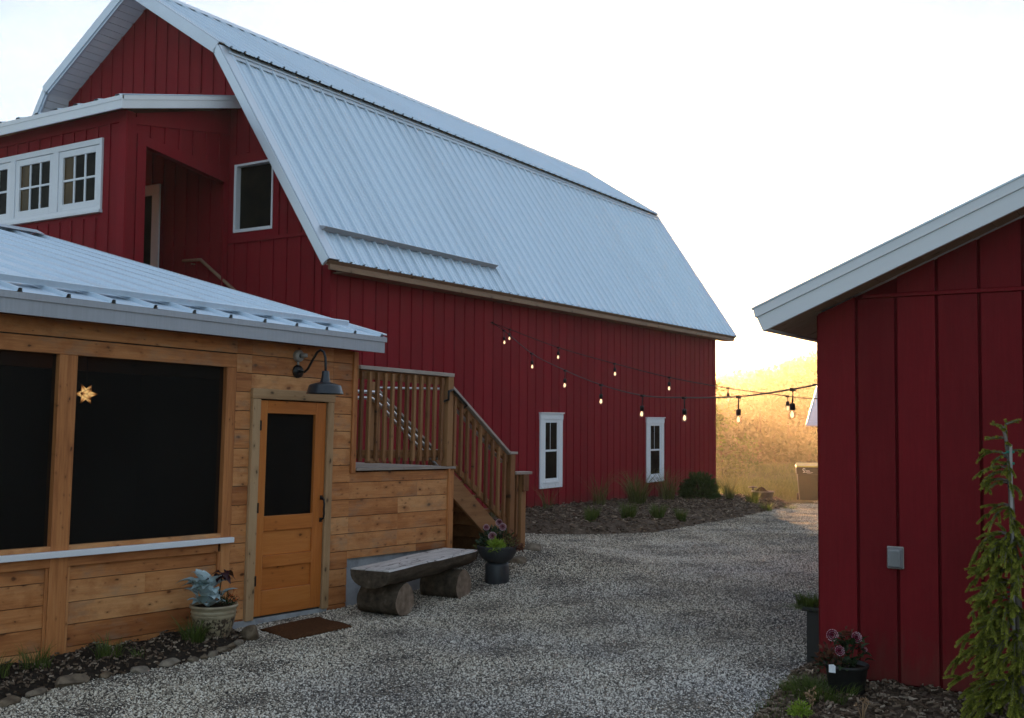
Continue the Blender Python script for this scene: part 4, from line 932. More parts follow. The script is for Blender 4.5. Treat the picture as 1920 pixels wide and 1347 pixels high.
for i in range(12): bal.box(-.007, .029, 1.283 + .1135 * i, 1.319 + .1135 * i, 1.375, 2.275)
for i in range(9): bal.box(-1.21, -1.175, 1.40 + .125 * i, 1.435 + .125 * i, 1.33, 1.45)
posts = MB(); posts.box(-.048, .042, 2.632, 2.722, 1.312, 2.292); posts.box(-1.19, -1.10, 2.632, 2.722, -.1, 2.25); posts.box(-1.19, -1.10, 1.9, 1.99, 1.3, 2.25); posts.box(-1.15, -1.06, 1.45, 1.54, 1.3, 2.2)
posts.box(-.05, .04, 3.83, 3.92, .0, 1.44); posts.box(-1.19, -1.10, 3.83, 3.92, .0, 1.44); posts.box(-.05, .04, 4.06, 4.15, -.05, 1.198)
posts.box(.041, .075, 4.05, 4.16, 1.0, 1.198)
sl = (1.452 - 2.228) / (3.845 - 2.668)
zs = lambda y: 2.228 + sl * (y - 2.668)
cap, rl = MB(), MB()
for x0 in (0.0, -1.14):
    cap.hexa([(x0 - .07, 2.722, zs(2.722) - .035), (x0 + .045, 2.722, zs(2.722) - .035), (x0 + .045, 3.82, zs(3.82) - .035), (x0 - .07, 3.82, zs(3.82) - .035), (x0 - .07, 2.722, zs(2.722)), (x0 + .045, 2.722, zs(2.722)), (x0 + .045, 3.82, zs(3.82)), (x0 - .07, 3.82, zs(3.82))])
    cap.box(x0 - .07, x0 + .055, 3.80, 3.95, 1.441, 1.47)
    for d0, d1 in ((-.125, -.036), (-.855, -.775)):
        rl.hexa([(x0 - .045, 2.723, zs(2.723) + d0), (x0 - .008, 2.723, zs(2.723) + d0), (x0 - .008, 3.829, zs(3.829) + d0), (x0 - .045, 3.829, zs(3.829) + d0), (x0 - .045, 2.723, zs(2.723) + d1), (x0 - .008, 2.723, zs(2.723) + d1), (x0 - .008, 3.829, zs(3.829) + d1), (x0 - .045, 3.829, zs(3.829) + d1)])
    for i in range(9):
        y = 2.765 + .119 * i; bal.box(x0 - .007, x0 + .029, y, y + .036, zs(y) - .885, zs(y + .036) - .06)
cap.box(-.07, .06, 3.921, 4.25, 1.199, 1.232)
for y in (3.97, ): bal.box(-.007, .029, y, y + .036, .25, 1.198)
bal.box(-.04, -.008, 4.01, 4.046, .25, 1.198)
rl.box(-.045, -.008, 3.921, 4.059, 1.10, 1.19)
cap.each('rail_cap', M['grey_y'], dk, True, .003); rl.each('rail', M['deck_y'], dk, True, .003); bal.each('baluster', M['deck_z'], dk, True, .002); posts.each('post', M['deck_z'], dk, True, .004)
mb = MB(); zb = lambda y: 1.017 - .72 * (y - 2.732)
for x0 in (.0, -1.18):
    mb.hexa([(x0 - .04, 2.80, zb(2.80)), (x0, 2.80, zb(2.80)), (x0, 4.0, zb(4.0)), (x0 - .04, 4.0, zb(4.0)), (x0 - .04, 2.80, zb(2.80) + .27), (x0, 2.80, zb(2.80) + .27), (x0, 4.0, zb(4.0) + .27), (x0 - .04, 4.0, zb(4.0) + .27)])
mb.each('stringer', M['deck_y'], dk, True, .003)
for i in range(6):
    y = 2.80 + .235 * i; z = 1.31 - .168 * (i + 1)
    mb = MB(); mb.box(-1.14, -.041, y, y + .29, z - .035, z); D(mb, 'tread', M['deck_y'], bevel=.003)
    mb = MB(); mb.box(-1.14, -.041, y + .004, y + .024, z - .17, z - .036); D(mb, 'riser', M['deck_y'])
mb = MB()
mb.tube([(-.02, 2.62, 2.02), (.07, 2.60, 2.04), (.07, 2.60, 2.13), (.065, 2.68, 2.15), (.05, 2.95, 1.99), (-.06, 3.0, 1.94)], .014, 8)
D(mb, 'handrail', M['black'])
mb = MB(); zz = lambda y: zs(y) - .13
mb.tube([(-.075, 2.75, zz(2.75))] + [(-.075, y, zz(y)) for y in (3.0, 3.4, 3.8)], .02, 8)
mb.tube([(-1.06, 2.2, 2.12), (-1.06, 2.62, 2.13), (-1.06, 2.72, 2.10)] + [(-1.06, y, zz(y)) for y in (3.0, 3.4, 3.8)], .021, 8)
mb.tube([(-1.06, 2.2, 2.05), (-1.06, 2.58, 2.06), (-1.06, 2.74, 1.98)] + [(-1.06, y, zz(y) - .09) for y in (3.0, 3.4, 3.8)], .021, 8)
mb.tube([(-3.62, 5.3, 2.33), (-3.65, 6.95, 2.39)], .022, 8)
mb.each('handrail', M['pipe'], dk, True)

# ------------------------------------------------------------------ doormat, bench, planters
dm = MB(); n_ = 14
mp = [pw(*p) for p in ((.23, -.10, 0), (.77, -.235, 0), (.755, .50, 0), (.205, .63, 0))]
mat_o = thing('doormat', 'brown coir doormat lying on gravel before the porch door', 'doormat', (*((mp[0] + mp[2]) / 2)[:2], gf(-6.5, 7.1)))
vs = []
for i in range(n_ + 1):
    for j in range(n_ + 1):
        u, v = i / n_, j / n_
        p = (mp[0] * (1 - u) + mp[1] * u) * (1 - v) + (mp[3] * (1 - u) + mp[2] * u) * v
        e_ = min(u, 1 - u, v, 1 - v)
        vs.append((p[0], p[1], gf(p[0], p[1]) + .012 + .012 * min(1, e_ * 9) + .006 * math.sin(u * 7 + v * 3)))
fs = [(i * (n_ + 1) + j, (i + 1) * (n_ + 1) + j, (i + 1) * (n_ + 1) + j + 1, i * (n_ + 1) + j + 1) for i in range(n_) for j in range(n_)]
dm.add(vs, fs, .5, True); o_ = dm.build('mat_pile', M['coir'], mat_o); sd = o_.modifiers.new('thick', 'SOLIDIFY'); sd.thickness = .018; sd.offset = -1

bc = pw(.478, 1.70); bdir = pw(.315, 2.565) - pw(.65, .81); bang = math.atan2(bdir[1], bdir[0]) - math.pi / 2
bz = gf(bc[0], bc[1])
bench = thing('log_bench', 'half log bench on two log rounds along porch wall', 'bench', mat=Matrix.Translation((bc[0], bc[1], bz)) @ Matrix.Rotation(bang, 4, 'Z'))
def half_log(L0, L1, w, h, ztop_, name, parent):
    mb = MB(); ns, nr = 22, 14; vs = []
    for i in range(ns + 1):
        y = L0 + (L1 - L0) * i / ns; wob = 1 + .05 * math.sin(y * 4.1) + .03 * math.sin(y * 9.7 + 1); hw = 1 + .07 * math.sin(y * 3.3 + 2) + .03 * math.sin(y * 11)
        for k in range(nr + 1):
            t = math.pi * k / nr
            x = -math.cos(t) * w / 2 * wob; z = ztop_ - .012 - abs(math.sin(t)) ** .75 * h * hw
            vs.append((x, y, z))
    fs = [(i * (nr + 1) + k, i * (nr + 1) + k + 1, (i + 1) * (nr + 1) + k + 1, (i + 1) * (nr + 1) + k) for i in range(ns) for k in range(nr)]
    fs += [tuple(range(nr, -1, -1)), tuple(ns * (nr + 1) + k for k in range(nr + 1))]
    mb.add(vs, fs, .5, True); mb.sm[-1] = mb.sm[-2] = False
    o = mb.build(name, M['bark'], parent, local=True)
    mb = MB(); vt = []
    for i in range(ns + 1):
        y = L0 + (L1 - L0) * i / ns; wob = 1 + .05 * math.sin(y * 4.1) + .03 * math.sin(y * 9.7 + 1)
        for x in (-w / 2 * wob + .004, w / 2 * wob - .004): vt.append((x, y, ztop_ - .011))
        for x in (-w / 2 * wob + .014, w / 2 * wob - .014): vt.append((x, y, ztop_))
    fs = []
    for i in range(ns):
        a, b = i * 4, (i + 1) * 4; fs += [(a + 2, a + 3, b + 3, b + 2), (a, a + 2, b + 2, b), (a + 3, a + 1, b + 1, b + 3)]
    fs += [(1, 3, 2, 0), (ns * 4, ns * 4 + 2, ns * 4 + 3, ns * 4 + 1)]
    mb.add(vt, fs, .5); mb.build('seat_face', M['logtop'], o, local=True)
    return o
half_log(-.89, .89, .43, .168, .452, 'seat', bench)
for yc, xo in ((-.55, -.03), (.52, .03)):
    mb = MB(); n_ = 22; vs = []; Rr = .148
    for i, x in enumerate((-.22, -.12, 0, .12, .205)):
        for k in range(n_):
            t = 2 * math.pi * k / n_; r = Rr * (1 + .05 * math.sin(3 * t + yc * 5) + .025 * math.sin(7 * t + i)); vs.append((x + xo, yc + r * math.cos(t) * 1.12, .138 + r * math.sin(t)))
    fs = [(i * n_ + k, (i + 1) * n_ + k, (i + 1) * n_ + (k + 1) % n_, i * n_ + (k + 1) % n_) for i in range(4) for k in range(n_)]
    mb.add(vs, fs, .5, True); lg = mb.build('leg', M['bark'], bench, local=True)
    mb = MB(); a = len(vs) - n_; mb.add([(p[0] + .001, p[1], p[2]) for p in vs[a:]], [tuple(range(n_))], .5); mb.build('cut_end', M['logend'], lg, local=True)

ux, uy = -6.40, 9.86; uz = gf(ux, uy) - .02
urn = thing('pedestal_urn', 'charcoal bowl planter on a drum pedestal beside bench', 'planter', (ux, uy, uz))
mb = MB(); mb.lathe([(.001, 0), (.125, 0), (.13, .01), (.13, .20), (.122, .222), (.10, .23)], (ux, uy, uz), 36); mb.build('pedestal', M['urn'], urn)
mb = MB(); mb.lathe([(.09, .228), (.13, .245), (.175, .285), (.205, .335), (.218, .385), (.222, .41), (.212, .412), (.205, .385), (.001, .375)], (ux, uy, uz), 40); mb.build('bowl', M['urn'], urn)
mb = MB(); mb.lathe([(.205, .388), (.15, .398), (.001, .405)], (ux, uy, uz), 24); mb.build('soil', M['soil'], urn)
gx, gy = -6.80, 6.22; gz = float(bed_h(gx, gy, BED_PORCH, .06, .5)) - .02
pot = thing('glazed_pot', 'ringed tan glazed pot standing in soil by the porch', 'flower pot', (gx, gy, gz))
mb = MB(); mb.lathe([(.001, 0), (.105, 0), (.125, .03), (.158, .11), (.172, .17), (.174, .185), (.181, .195), (.176, .207), (.177, .215), (.184, .225), (.179, .237), (.178, .25), (.192, .262), (.196, .275), (.19, .286), (.176, .285), (.17, .262), (.001, .255)], (gx, gy, gz), 40); mb.build('pot_body', M['glaze'], pot)
mb = MB(); mb.lathe([(.168, .264), (.1, .272), (.001, .275)], (gx, gy, gz), 24); mb.build('soil', M['soil'], pot)
dx, dy = -1.985, 7.36; dz = gf(dx, dy) + .02
dpot = thing('nursery_pot', 'black pot with white tag at red shed corner', 'flower pot', (dx, dy, dz))
mb = MB(); mb.lathe([(.001, 0), (.105, 0), (.11, .01), (.135, .19), (.145, .195), (.147, .215), (.138, .218), (.132, .19), (.001, .185)], (dx, dy, dz), 32); mb.build('pot_body', M['blackpot'], dpot)
mb = MB(); mb.lathe([(.131, .192), (.001, .2)], (dx, dy, dz), 20); mb.build('soil', M['soil'], dpot)
mb = MB(); mb.prism([(-.022, .0), (.022, .0), (.022, .045), (.008, .055), (-.022, .05)], 'Y', -.001, .001)
mb.v = [(dx - .055 + p[0], dy - .143 + p[1], dz + .175 + p[2]) for p in mb.v]; mb.build('plant_tag', M['white'], dpot)
tx, ty = -2.50, 8.35; tz = gf(tx, ty)
tp = thing('tall_planter', 'tall narrow black planter against shed side wall', 'planter', (tx, ty, tz))
mb = MB(); mb.box(tx - .02, tx + .19, ty - .12, ty + .12, tz, tz + .40); mb.box(tx - .05, tx + .2, ty - .15, ty + .15, tz + .401, tz + .43); mb.build('planter_body', M['blackpot'], tp, bevel=.006)
mb = MB(); mb.box(tx - .03, tx + .18, ty - .12, ty + .12, tz + .4305, tz + .435); mb.build('soil', M['soil'], tp)
#PART4
# ------------------------------------------------------------------ string lights
LOW = [(-10.5, 15.891, 3.483), (-9.761, 15.183, 3.262), (-8.446, 13.922, 2.773), (-7.166, 12.695, 2.442), (-6.074, 11.648, 2.205), (-5.053, 10.668, 2.05), (-4.226, 9.876, 2.009), (-3.356, 9.041, 1.999), (-2.658, 8.372, 2.042), (-2.27, 8.0, 2.085)]
HIGH = [(-10.5, 15.891, 3.483), (-9.95, 15.665, 3.323), (-8.679, 15.141, 2.941), (-7.393, 14.611, 2.63), (-6.286, 14.155, 2.389), (-5.243, 13.725, 2.217), (-4.303, 13.338, 2.098), (-3.858, 13.154, 2.06), (-2.27, 12.5, 2.02)]
def string(pts, nb, drop, name, label):
    r = thing(name, label, 'string lights', pts[0], group='string lights across the yard')
    P_ = [Vector(p) for p in pts]; fine = []
    for i in range(len(P_) - 1):   # Catmull-Rom
        a, b, c, d = P_[max(i - 1, 0)], P_[i], P_[i + 1], P_[min(i + 2, len(P_) - 1)]
        for k in range(6):
            t = k / 6; fine.append(0.5 * ((2 * b) + (c - a) * t + (2 * a - 5 * b + 4 * c - d) * t * t + (3 * b - a - 3 * c + d) * t ** 3))
    fine.append(P_[-1])
    mb = MB(); mb.tube(fine, .0065, 6); mb.build('wire', M['wire'], r)
    mb = MB(); mb.tube([P_[0] + Vector((0, 0, 0)), P_[0] + Vector((.06, 0, 0))], .012, 6); mb.build('hook', M['black'], r)
    for p in P_[1:1 + nb]:
        sw = Vector((random.uniform(-.012, .012), random.uniform(-.012, .012), 0)); b0 = p + sw * .5 + Vector((0, 0, -drop + .15))
        mb = MB(); mb.tube([p, b0], .006, 6); mb.lathe([(.001, .0), (.019, -.002), (.022, -.012), (.022, -.055), (.0, -.056)], b0, 12); mb.box(p.x - .022, p.x + .022, p.y - .012, p.y + .012, p.z - .016, p.z + .01)
        so = mb.build('socket', M['black'], r)
        b1 = b0 + Vector((0, 0, -.05)) + sw * .3
        mb = MB(); mb.lathe([(.014, 0), (.017, -.012), (.025, -.032), (.028, -.047), (.025, -.063), (.015, -.075), (.001, -.079)], b1, 14); mb.build('bulb', M['bulb'], so)
        mb = MB(); mb.tube([b1 + Vector((0, 0, -.014)), b1 + Vector((0, 0, -.03)), b1 + Vector((0, 0, -.05)), b1 + Vector((0, 0, -.066))], [.005, .012, .015, .006], 8); mb.build('filament', M['filament'], so)
    return r
string(LOW, 8, .26, 'string_light', 'nearer sagging string of eight warm bulbs ending at the shed corner')
string(HIGH, 6, .215, 'string_light', 'farther string of six warm bulbs running behind the shed')

# ------------------------------------------------------------------ wheelie bin, tub, path light, far barn
bx, by_ = -8.86, 29.2; bz_ = gf(bx, by_)
M['binbody'] = plain('bin_plastic', (0.035, 0.042, 0.034), 0.5); M['binlid'] = plain('bin_lid_yellow', (0.62, 0.40, 0.02), 0.45)
bn = thing('wheelie_bin', 'dark wheelie bin with yellow lid by the meadow', 'bin', mat=Matrix.Translation((bx, by_, bz_)) @ Matrix.Rotation(math.radians(20), 4, 'Z'))
def BB(mb, n, m_, p=bn, **k): return mb.build(n, m_, p, local=True, **k)
mb = MB(); mb.hexa([(-.24, -.24, .04), (.24, -.24, .04), (.24, .26, .04), (-.24, .26, .04), (-.30, -.33, .74), (.30, -.33, .74), (.30, .34, .74), (-.30, .34, .74)])
mb.hexa([(-.325, -.36, .7405), (.325, -.36, .7405), (.325, .36, .7405), (-.325, .36, .7405), (-.335, -.37, .93), (.335, -.37, .93), (.335, .37, .93), (-.335, .37, .93)])
body = BB(mb, 'bin_body', M['binbody'], bevel=.02, seg=2)
mb = MB(); mb.hexa([(-.35, -.39, .931), (.35, -.39, .931), (.35, .40, .931), (-.35, .40, .931), (-.33, -.35, .965), (.33, -.35, .965), (.30, .38, 1.03), (-.30, .38, 1.03)]); BB(mb, 'lid', M['binlid'], bevel=.015, seg=2)
for sx in (-.27, .27):
    mb = MB(); xlathe(mb, [(.001, 0), (.10, 0), (.10, .05), (.001, .05)], (sx - .025, .27, .10), 16); BB(mb, 'wheel', M['blackpot'])
mb = MB(); mb.tube([(-.25, .41, .9), (-.25, .46, .93), (.25, .46, .93), (.25, .41, .9)], .018, 8); BB(mb, 'handle', M['binbody'])
mb = MB(); yb = -.372
mb.tube([(-.10, yb, .88), (-.145, yb, .90), (-.17, yb, .875), (-.15, yb, .845), (-.12, yb, .83), (-.135, yb, .80), (-.16, yb, .79)], .010, 6)
for (a, b, z) in ((-.10, .0, .842), (-.085, .02, .825), (-.13, .085, .795)):
    k = 0; x = a
    while x < b:
        w_ = random.uniform(.010, .02); mb.box(x, x + w_, yb, yb + .003, z - .007, z + .007 * random.uniform(.4, 1)); x += w_ + .006
mb.box(-.06, .06, yb, yb + .003, .764, .769)
BB(mb, 'emblem', M['white'], body)

ttx, tty = -8.55, 24.6; ttz = gf(ttx, tty) + .0
tub = thing('round_tub', 'low round grey tub at the far end of mulch bed', 'planter', (ttx, tty, ttz))
mb = MB(); mb.lathe([(.001, 0), (.19, 0), (.245, .30), (.265, .30), (.265, .325), (.235, .325), (.22, .24), (.001, .23)], (ttx, tty, ttz), 28); mb.build('tub_body', plain('tub_grey', (.13, .13, .14), .6), tub)
mb = MB(); mb.lathe([(.225, .28), (.12, .34), (.06, .40), (.001, .42)], (ttx - .03, tty, ttz), 14); mb.build('soil', M['soil'], tub)
plx, ply = -9.0, 25.2; plz = float(bed_h(plx, ply, BED_BARN, .13, .4))
pl = thing('path_light', 'small mushroom topped path light beside round shrub', 'path light', (plx, ply, plz))
mb = MB(); mb.tube([(plx, ply, plz - .05), (plx, ply, plz + .30)], .022, 8); mb.build('stem', M['black'], pl)
mb = MB(); mb.lathe([(.001, .288), (.115, .285), (.11, .295), (.05, .31), (.001, .316)], (plx, ply, plz), 20); mb.build('cap', M['black'], pl)

fb = thing('far_barn', 'distant building with steep white metal roof beyond the shed', 'building', (-9.1, 30.4, gf(-9, 30)))
mb = MB(); mb.box(-8.78, 2, 30.45, 37.5, -2.2, 2.1, .5); mb.prism([(30.5, 2.0), (34, 5.75), (37.5, 2.0)], 'X', -8.76, 2, .5); mb.build('wall', M['red'], fb)
ribbed((30.0, 1.66), (34, 5.87), -9.17, 3, .4, .02, (-.72, .69), 'roof', M['roof'], fb, along='X', minor=False)
ribbed((38.0, 1.66), (34, 5.87), -9.17, 3, .4, .02, (.72, .69), 'roof', M['roof'], fb, along='X', minor=False)
mb = MB(); mb.prism([(30.0, 1.62), (30.0, 1.65), (34, 5.86), (38, 1.65), (38, 1.62), (34, 5.72)], 'X', -9.165, 2.99, .5); mb.build('roof_deck', M['white'], fb)

# ------------------------------------------------------------------ foliage builders
def blade_clump(c, n, h, spread, lean=.5, w=.006, hf=None, seg=4, droop=.5):
    """thin bent grass blades; returns (N,4,3) quads"""
    c = np.asarray(c, float); out = []
    a = RNG.uniform(0, 2 * np.pi, n); r0 = spread * np.sqrt(RNG.random(n))
    base = np.stack([c[0] + r0 * np.cos(a), c[1] + r0 * np.sin(a), np.full(n, c[2])], -1)
    if hf is not None: base[:, 2] = hf(base[:, 0], base[:, 1])
    H = h * RNG.uniform(.45, 1.0, n); a2 = a + RNG.normal(0, .7, n); L = lean * RNG.uniform(.2, 1.1, n) * H
    d = np.stack([np.cos(a2), np.sin(a2), np.zeros(n)], -1); s = np.stack([-np.sin(a2 + RNG.normal(0, .9, n)), np.cos(a2), np.zeros(n)], -1) * (w * RNG.uniform(.6, 1.3, n))[:, None] / 2
    prev = None; R = RNG.random(n); rr = []
    for k in range(seg + 1):
        t = k / seg; p = base + d * (L * t ** 1.8)[:, None]; p[:, 2] += H * (t - droop * .45 * t ** 3)
        ww = s * (1 - t) ** .7 if k < seg else s * .05
        cur = (p - ww, p + ww)
        if prev is not None: out.append(np.stack([prev[0], prev[1], cur[1], cur[0]], 1)); rr.append(np.clip(R * .7 + t * .3, 0, 1))
        prev = cur
    return np.concatenate(out), np.concatenate(rr)
def leaf_cards(c, nrm_, L, Wd, up=None):
    """diamond leaves at c (N,3) pointing along nrm_ (N,3)"""
    n = len(c); d = nrm_ / np.linalg.norm(nrm_, axis=1, keepdims=True)
    o = RNG.normal(size=(n, 3)); s = np.cross(d, o); s /= np.linalg.norm(s, axis=1, keepdims=True)
    L = np.broadcast_to(L, n)[:, None]; Wd = np.broadcast_to(Wd, n)[:, None]
    return np.stack([c, c + d * L * .45 + s * Wd / 2, c + d * L, c + d * L * .45 - s * Wd / 2], 1)
M['grass'] = leaf_mat('grass_blade', (0.03, 0.055, 0.012), (0.15, 0.20, 0.045), .35)
M['drygrass'] = leaf_mat('ornamental_grass', (0.05, 0.07, 0.02), (0.24, 0.24, 0.09), .4)
M['meadow'] = leaf_mat('meadow_blade', (0.035, 0.065, 0.014), (0.15, 0.19, 0.05), .45)
M['leafdark'] = leaf_mat('dark_leaf', (0.010, 0.024, 0.010), (0.04, 0.075, 0.028), .25)
M['leafmid'] = leaf_mat('tree_leaf', (0.025, 0.05, 0.012), (0.09, 0.14, 0.035), .4)
M['leaflime'] = leaf_mat('lime_leaf', (0.16, 0.26, 0.03), (0.34, 0.46, 0.07), .4)
M['needle'] = leaf_mat('spruce_needle', (0.05, 0.08, 0.014), (0.62, 0.62, 0.10), .25)
M['pine'] = leaf_mat('dwarf_pine_needle', (0.022, 0.05, 0.014), (0.09, 0.15, 0.035), .25)
M['silver'] = leaf_mat('silver_leaf', (0.26, 0.36, 0.37), (0.62, 0.74, 0.78), .12, .7, (0.3, .45, .42))
M['burgundy'] = leaf_mat('burgundy_petal', (0.06, 0.005, 0.014), (0.22, 0.012, 0.045), .2, .5, (.4, .02, .06))
M['petaltip'] = leaf_mat('pale_petal_tip', (0.5, 0.28, 0.36), (0.72, 0.6, 0.62), .25, .5, (.8, .5, .6))
M['orangeflower'] = leaf_mat('orange_petal', (0.35, 0.06, 0.02), (0.55, 0.16, 0.05), .3, .5, (.7, .2, .05))
M['bronze'] = leaf_mat('bronze_leaf', (0.06, 0.02, 0.015), (0.16, 0.07, 0.04), .3, .5, (.3, .1, .05))
M['tanstem'] = leaf_mat('dry_stem', (0.22, 0.13, 0.07), (0.46, 0.30, 0.18), .2, .6, (.5, .35, .2))
M['bark_tree'] = plain('tree_bark', (0.07, 0.05, 0.035), 0.9, 0, .1, .4)
M['bark_grey'] = plain('spruce_bark', (0.16, 0.14, 0.125), 0.85, 0, .1, .3)

def bedh(x, y): return bed_h(x, y, BED_BARN, .13, .4)
def clump(name, label, x, y, n, h, sp, mat, group, hf=bedh, **k):
    z = float(hf(np.array(x), np.array(y))); q, r = blade_clump((x, y, z - .02), n, h, sp, **k)
    o = thing(name, label, 'grass', (x, y, z), group=group); quads('blade', q, mat, o, rnd=r); return o
GF_, GT, GP = 'young grass tufts in the mulch bed', 'tall ornamental grasses against the barn', 'grass tufts along the porch'
for i, (x, y, n, h, s, lb) in enumerate([
    (-8.585, 16.15, 170, .30, .09, 'short green tuft nearest the barn steps in mulch bed'),
    (-8.25, 15.45, 110, .24, .07, 'small green tuft in front of the tuft nearest the steps'),
    (-8.05, 16.45, 190, .36, .10, 'bright green tuft between the barn windows, front row of bed'),
    (-7.667, 16.78, 180, .34, .09, 'narrow upright green tuft near gravel edge of mulch bed'),
    (-7.40, 17.14, 120, .30, .07, 'thin green tuft closest to the gravel in mulch bed')]):
    clump('grass_tuft', lb, x, y, int(n * 1.5), h * 1.15, s * 1.2, M['grass'], GF_, lean=.55, w=.008)
for (x, y, n, h, s, lb) in [
    (-9.50, 19.82, 190, 1.05, .16, 'tall wispy grass in front of the far barn window'),
    (-9.85, 18.83, 50, .95, .12, 'sparse dry tall grass between the two barn windows'),
    (-10.1, 17.3, 22, .75, .10, 'few dry stalks under the near barn window'),
    (-9.7, 21.7, 110, 1.0, .16, 'tall wispy grass just left of the round shrub'),
    (-9.0, 23.6, 60, .85, .10, 'arching grass stems right of the round shrub'),
    (-9.9, 15.2, 24, .6, .12, 'thin dry stalks beside the step post')]:
    clump('ornamental_grass', lb, x, y, int(n * 1.5), h, s, M['drygrass'], GT, lean=.75, w=.010)
for (x, y, n, h, s, lb) in [
    (-7.985, 22.3, 170, .45, .13, 'yellow green tuft in front of the round tub'),
    (-7.55, 21.9, 110, .30, .14, 'low yellow tuft at the far tip of mulch bed'),
    (-7.55, 23.4, 130, .28, .18, 'sunlit low tuft nearest the far gravel')]:
    clump('grass_tuft', lb, x, y, n, h, s, M['meadow'], 'yellow tufts at the end of the mulch bed', lean=.7)
pbh = lambda x, y: bed_h(x, y, BED_PORCH, .06, .5)
for (x, y, n, h, s, lb) in [
    (-6.76, 5.98, 190, .32, .08, 'grass tuft drooping in front of the glazed pot'),
    (-6.88, 5.28, 120, .24, .10, 'green tuft midway along the porch wall'),
    (-6.95, 4.72, 110, .24, .10, 'green tuft below the porch corner post'),
    (-6.98, 4.42, 90, .24, .10, 'green tuft nearest the left edge of porch bed'),
    (-6.62, 5.35, 30, .12, .06, 'tiny weed tuft beside the edging stones')]:
    clump('grass_tuft', lb, x, y, n, h, s, M['grass'], GP, hf=pbh, lean=.8)
# sparse weeds
sbh = lambda x, y: bed_h(x, y, BED_SHED, .05, .4)
q1, r1 = blade_clump((-2.12, 7.2, 0), 900, .13, .24, lean=.9, w=.005, hf=sbh); q2, r2 = blade_clump((-2.35, 7.15, 0), 260, .09, .34, lean=.9, w=.004, hf=sbh); q3, r3 = blade_clump((-2.3, 6.6, 0), 220, .07, .3, lean=.9, w=.004, hf=sbh)
structure(quads('weeds', np.concatenate([q1, q2, q3]), M['grass'], rnd=np.concatenate([r1, r2, r3])), 'stuff')
q, r = blade_clump((tx + .03, ty - .02, tz + .43), 420, .13, .12, lean=1.0, w=.005); q[:, :, 0] -= .03
o = thing('trailing_grass', 'mossy green grass spilling out of the tall black planter', 'plant', (tx, ty, tz + .43)); quads('blade', q, M['grass'], o, rnd=r)
q, r = blade_clump((tx - .06, ty - .04, tz + .40), 260, .10, .07, lean=2.2, w=.005, droop=2.2); quads('blade', q, M['grass'], o, rnd=r)

# meadow beyond the yard
n = 46000; yy = 28.6 + 62 * RNG.random(n) ** 1.7; xx = np.where(RNG.random(n) < .8, RNG.uniform(-1, 1, n) * (4 + yy * .12) - 9.5 - (yy - 29) * .36, RNG.uniform(-60, 5, n))
k = ~((yy < 29.9) & (xx > -9.25)) & ~((xx > -9.2) & (yy > 29.3) & (yy < 39)); xx, yy = xx[k], yy[k]; n = len(xx)
Hh = RNG.uniform(.16, .5, n) * (0.75 + .3 * np.sin(xx * .7) * np.cos(yy * .5)) * np.clip((yy - 27.5) / 3, .5, 1); a = RNG.uniform(0, 6.28, n); ww = .006 + .0006 * (yy - 28)
b = np.stack([xx, yy, g(xx, yy) - .04], -1); s = np.stack([np.cos(a), np.sin(a), 0 * a], -1) * (ww / 2)[:, None]; t = np.stack([RNG.normal(0, .13, n), RNG.normal(0, .13, n), Hh], -1)
md_ = b + t * .6; md_[:, 2] += .05 * Hh; tp_ = b + t * np.array([1.5, 1.5, 1])
R = RNG.random(n)
structure(quads('meadow_grass', np.concatenate([np.stack([b - s, b + s, md_ + s * .7, md_ - s * .7], 1), np.stack([md_ - s * .7, md_ + s * .7, tp_ + s * .1, tp_ - s * .1], 1)]), M['meadow'], rnd=np.concatenate([R * .8, R * .8 + .2])), 'stuff')

# round dwarf pine by the barn corner
px_, py_ = -9.45, 22.95; pz_ = float(bedh(np.array(px_), np.array(py_)))
sh = thing('dwarf_pine', 'round dark green dwarf pine at the far barn corner', 'shrub', (px_, py_, pz_))
n = 620; d = RNG.normal(size=(n, 3)); d[:, 2] = np.abs(d[:, 2]) * .95 - .12; d /= np.linalg.norm(d, axis=1, keepdims=True)
rad = np.array([.46, .44, .56]) * (1 + .09 * np.sin(d[:, :1] * 9) * np.cos(d[:, 1:2] * 8)) * RNG.uniform(.7, 1.0, (n, 1))
tipc = np.array([px_, py_, pz_ + .08]) + d * rad
nn = 34; cc = np.repeat(tipc, nn, 0); dd = np.repeat(d, nn, 0) * .9 + RNG.normal(0, .55, (n * nn, 3)); dd[:, 2] += .35
quads('needles', leaf_cards(cc - np.repeat(d, nn, 0) * RNG.uniform(0, .07, (n * nn, 1)), dd, .075, .006), M['pine'], sh, rnd=np.clip(np.repeat(RNG.random(n) * .6, nn) + RNG.random(n * nn) * .4, 0, 1))
mb = MB()
for i in range(9):
    a = i * .7; mb.tube([(px_, py_, pz_ - .05), (px_ + .12 * math.cos(a), py_ + .12 * math.sin(a), pz_ + .2), (px_ + .3 * math.cos(a), py_ + .3 * math.sin(a), pz_ + .42)], [.02, .014, .006], 6)
mb.build('stem', M['bark_tree'], sh)

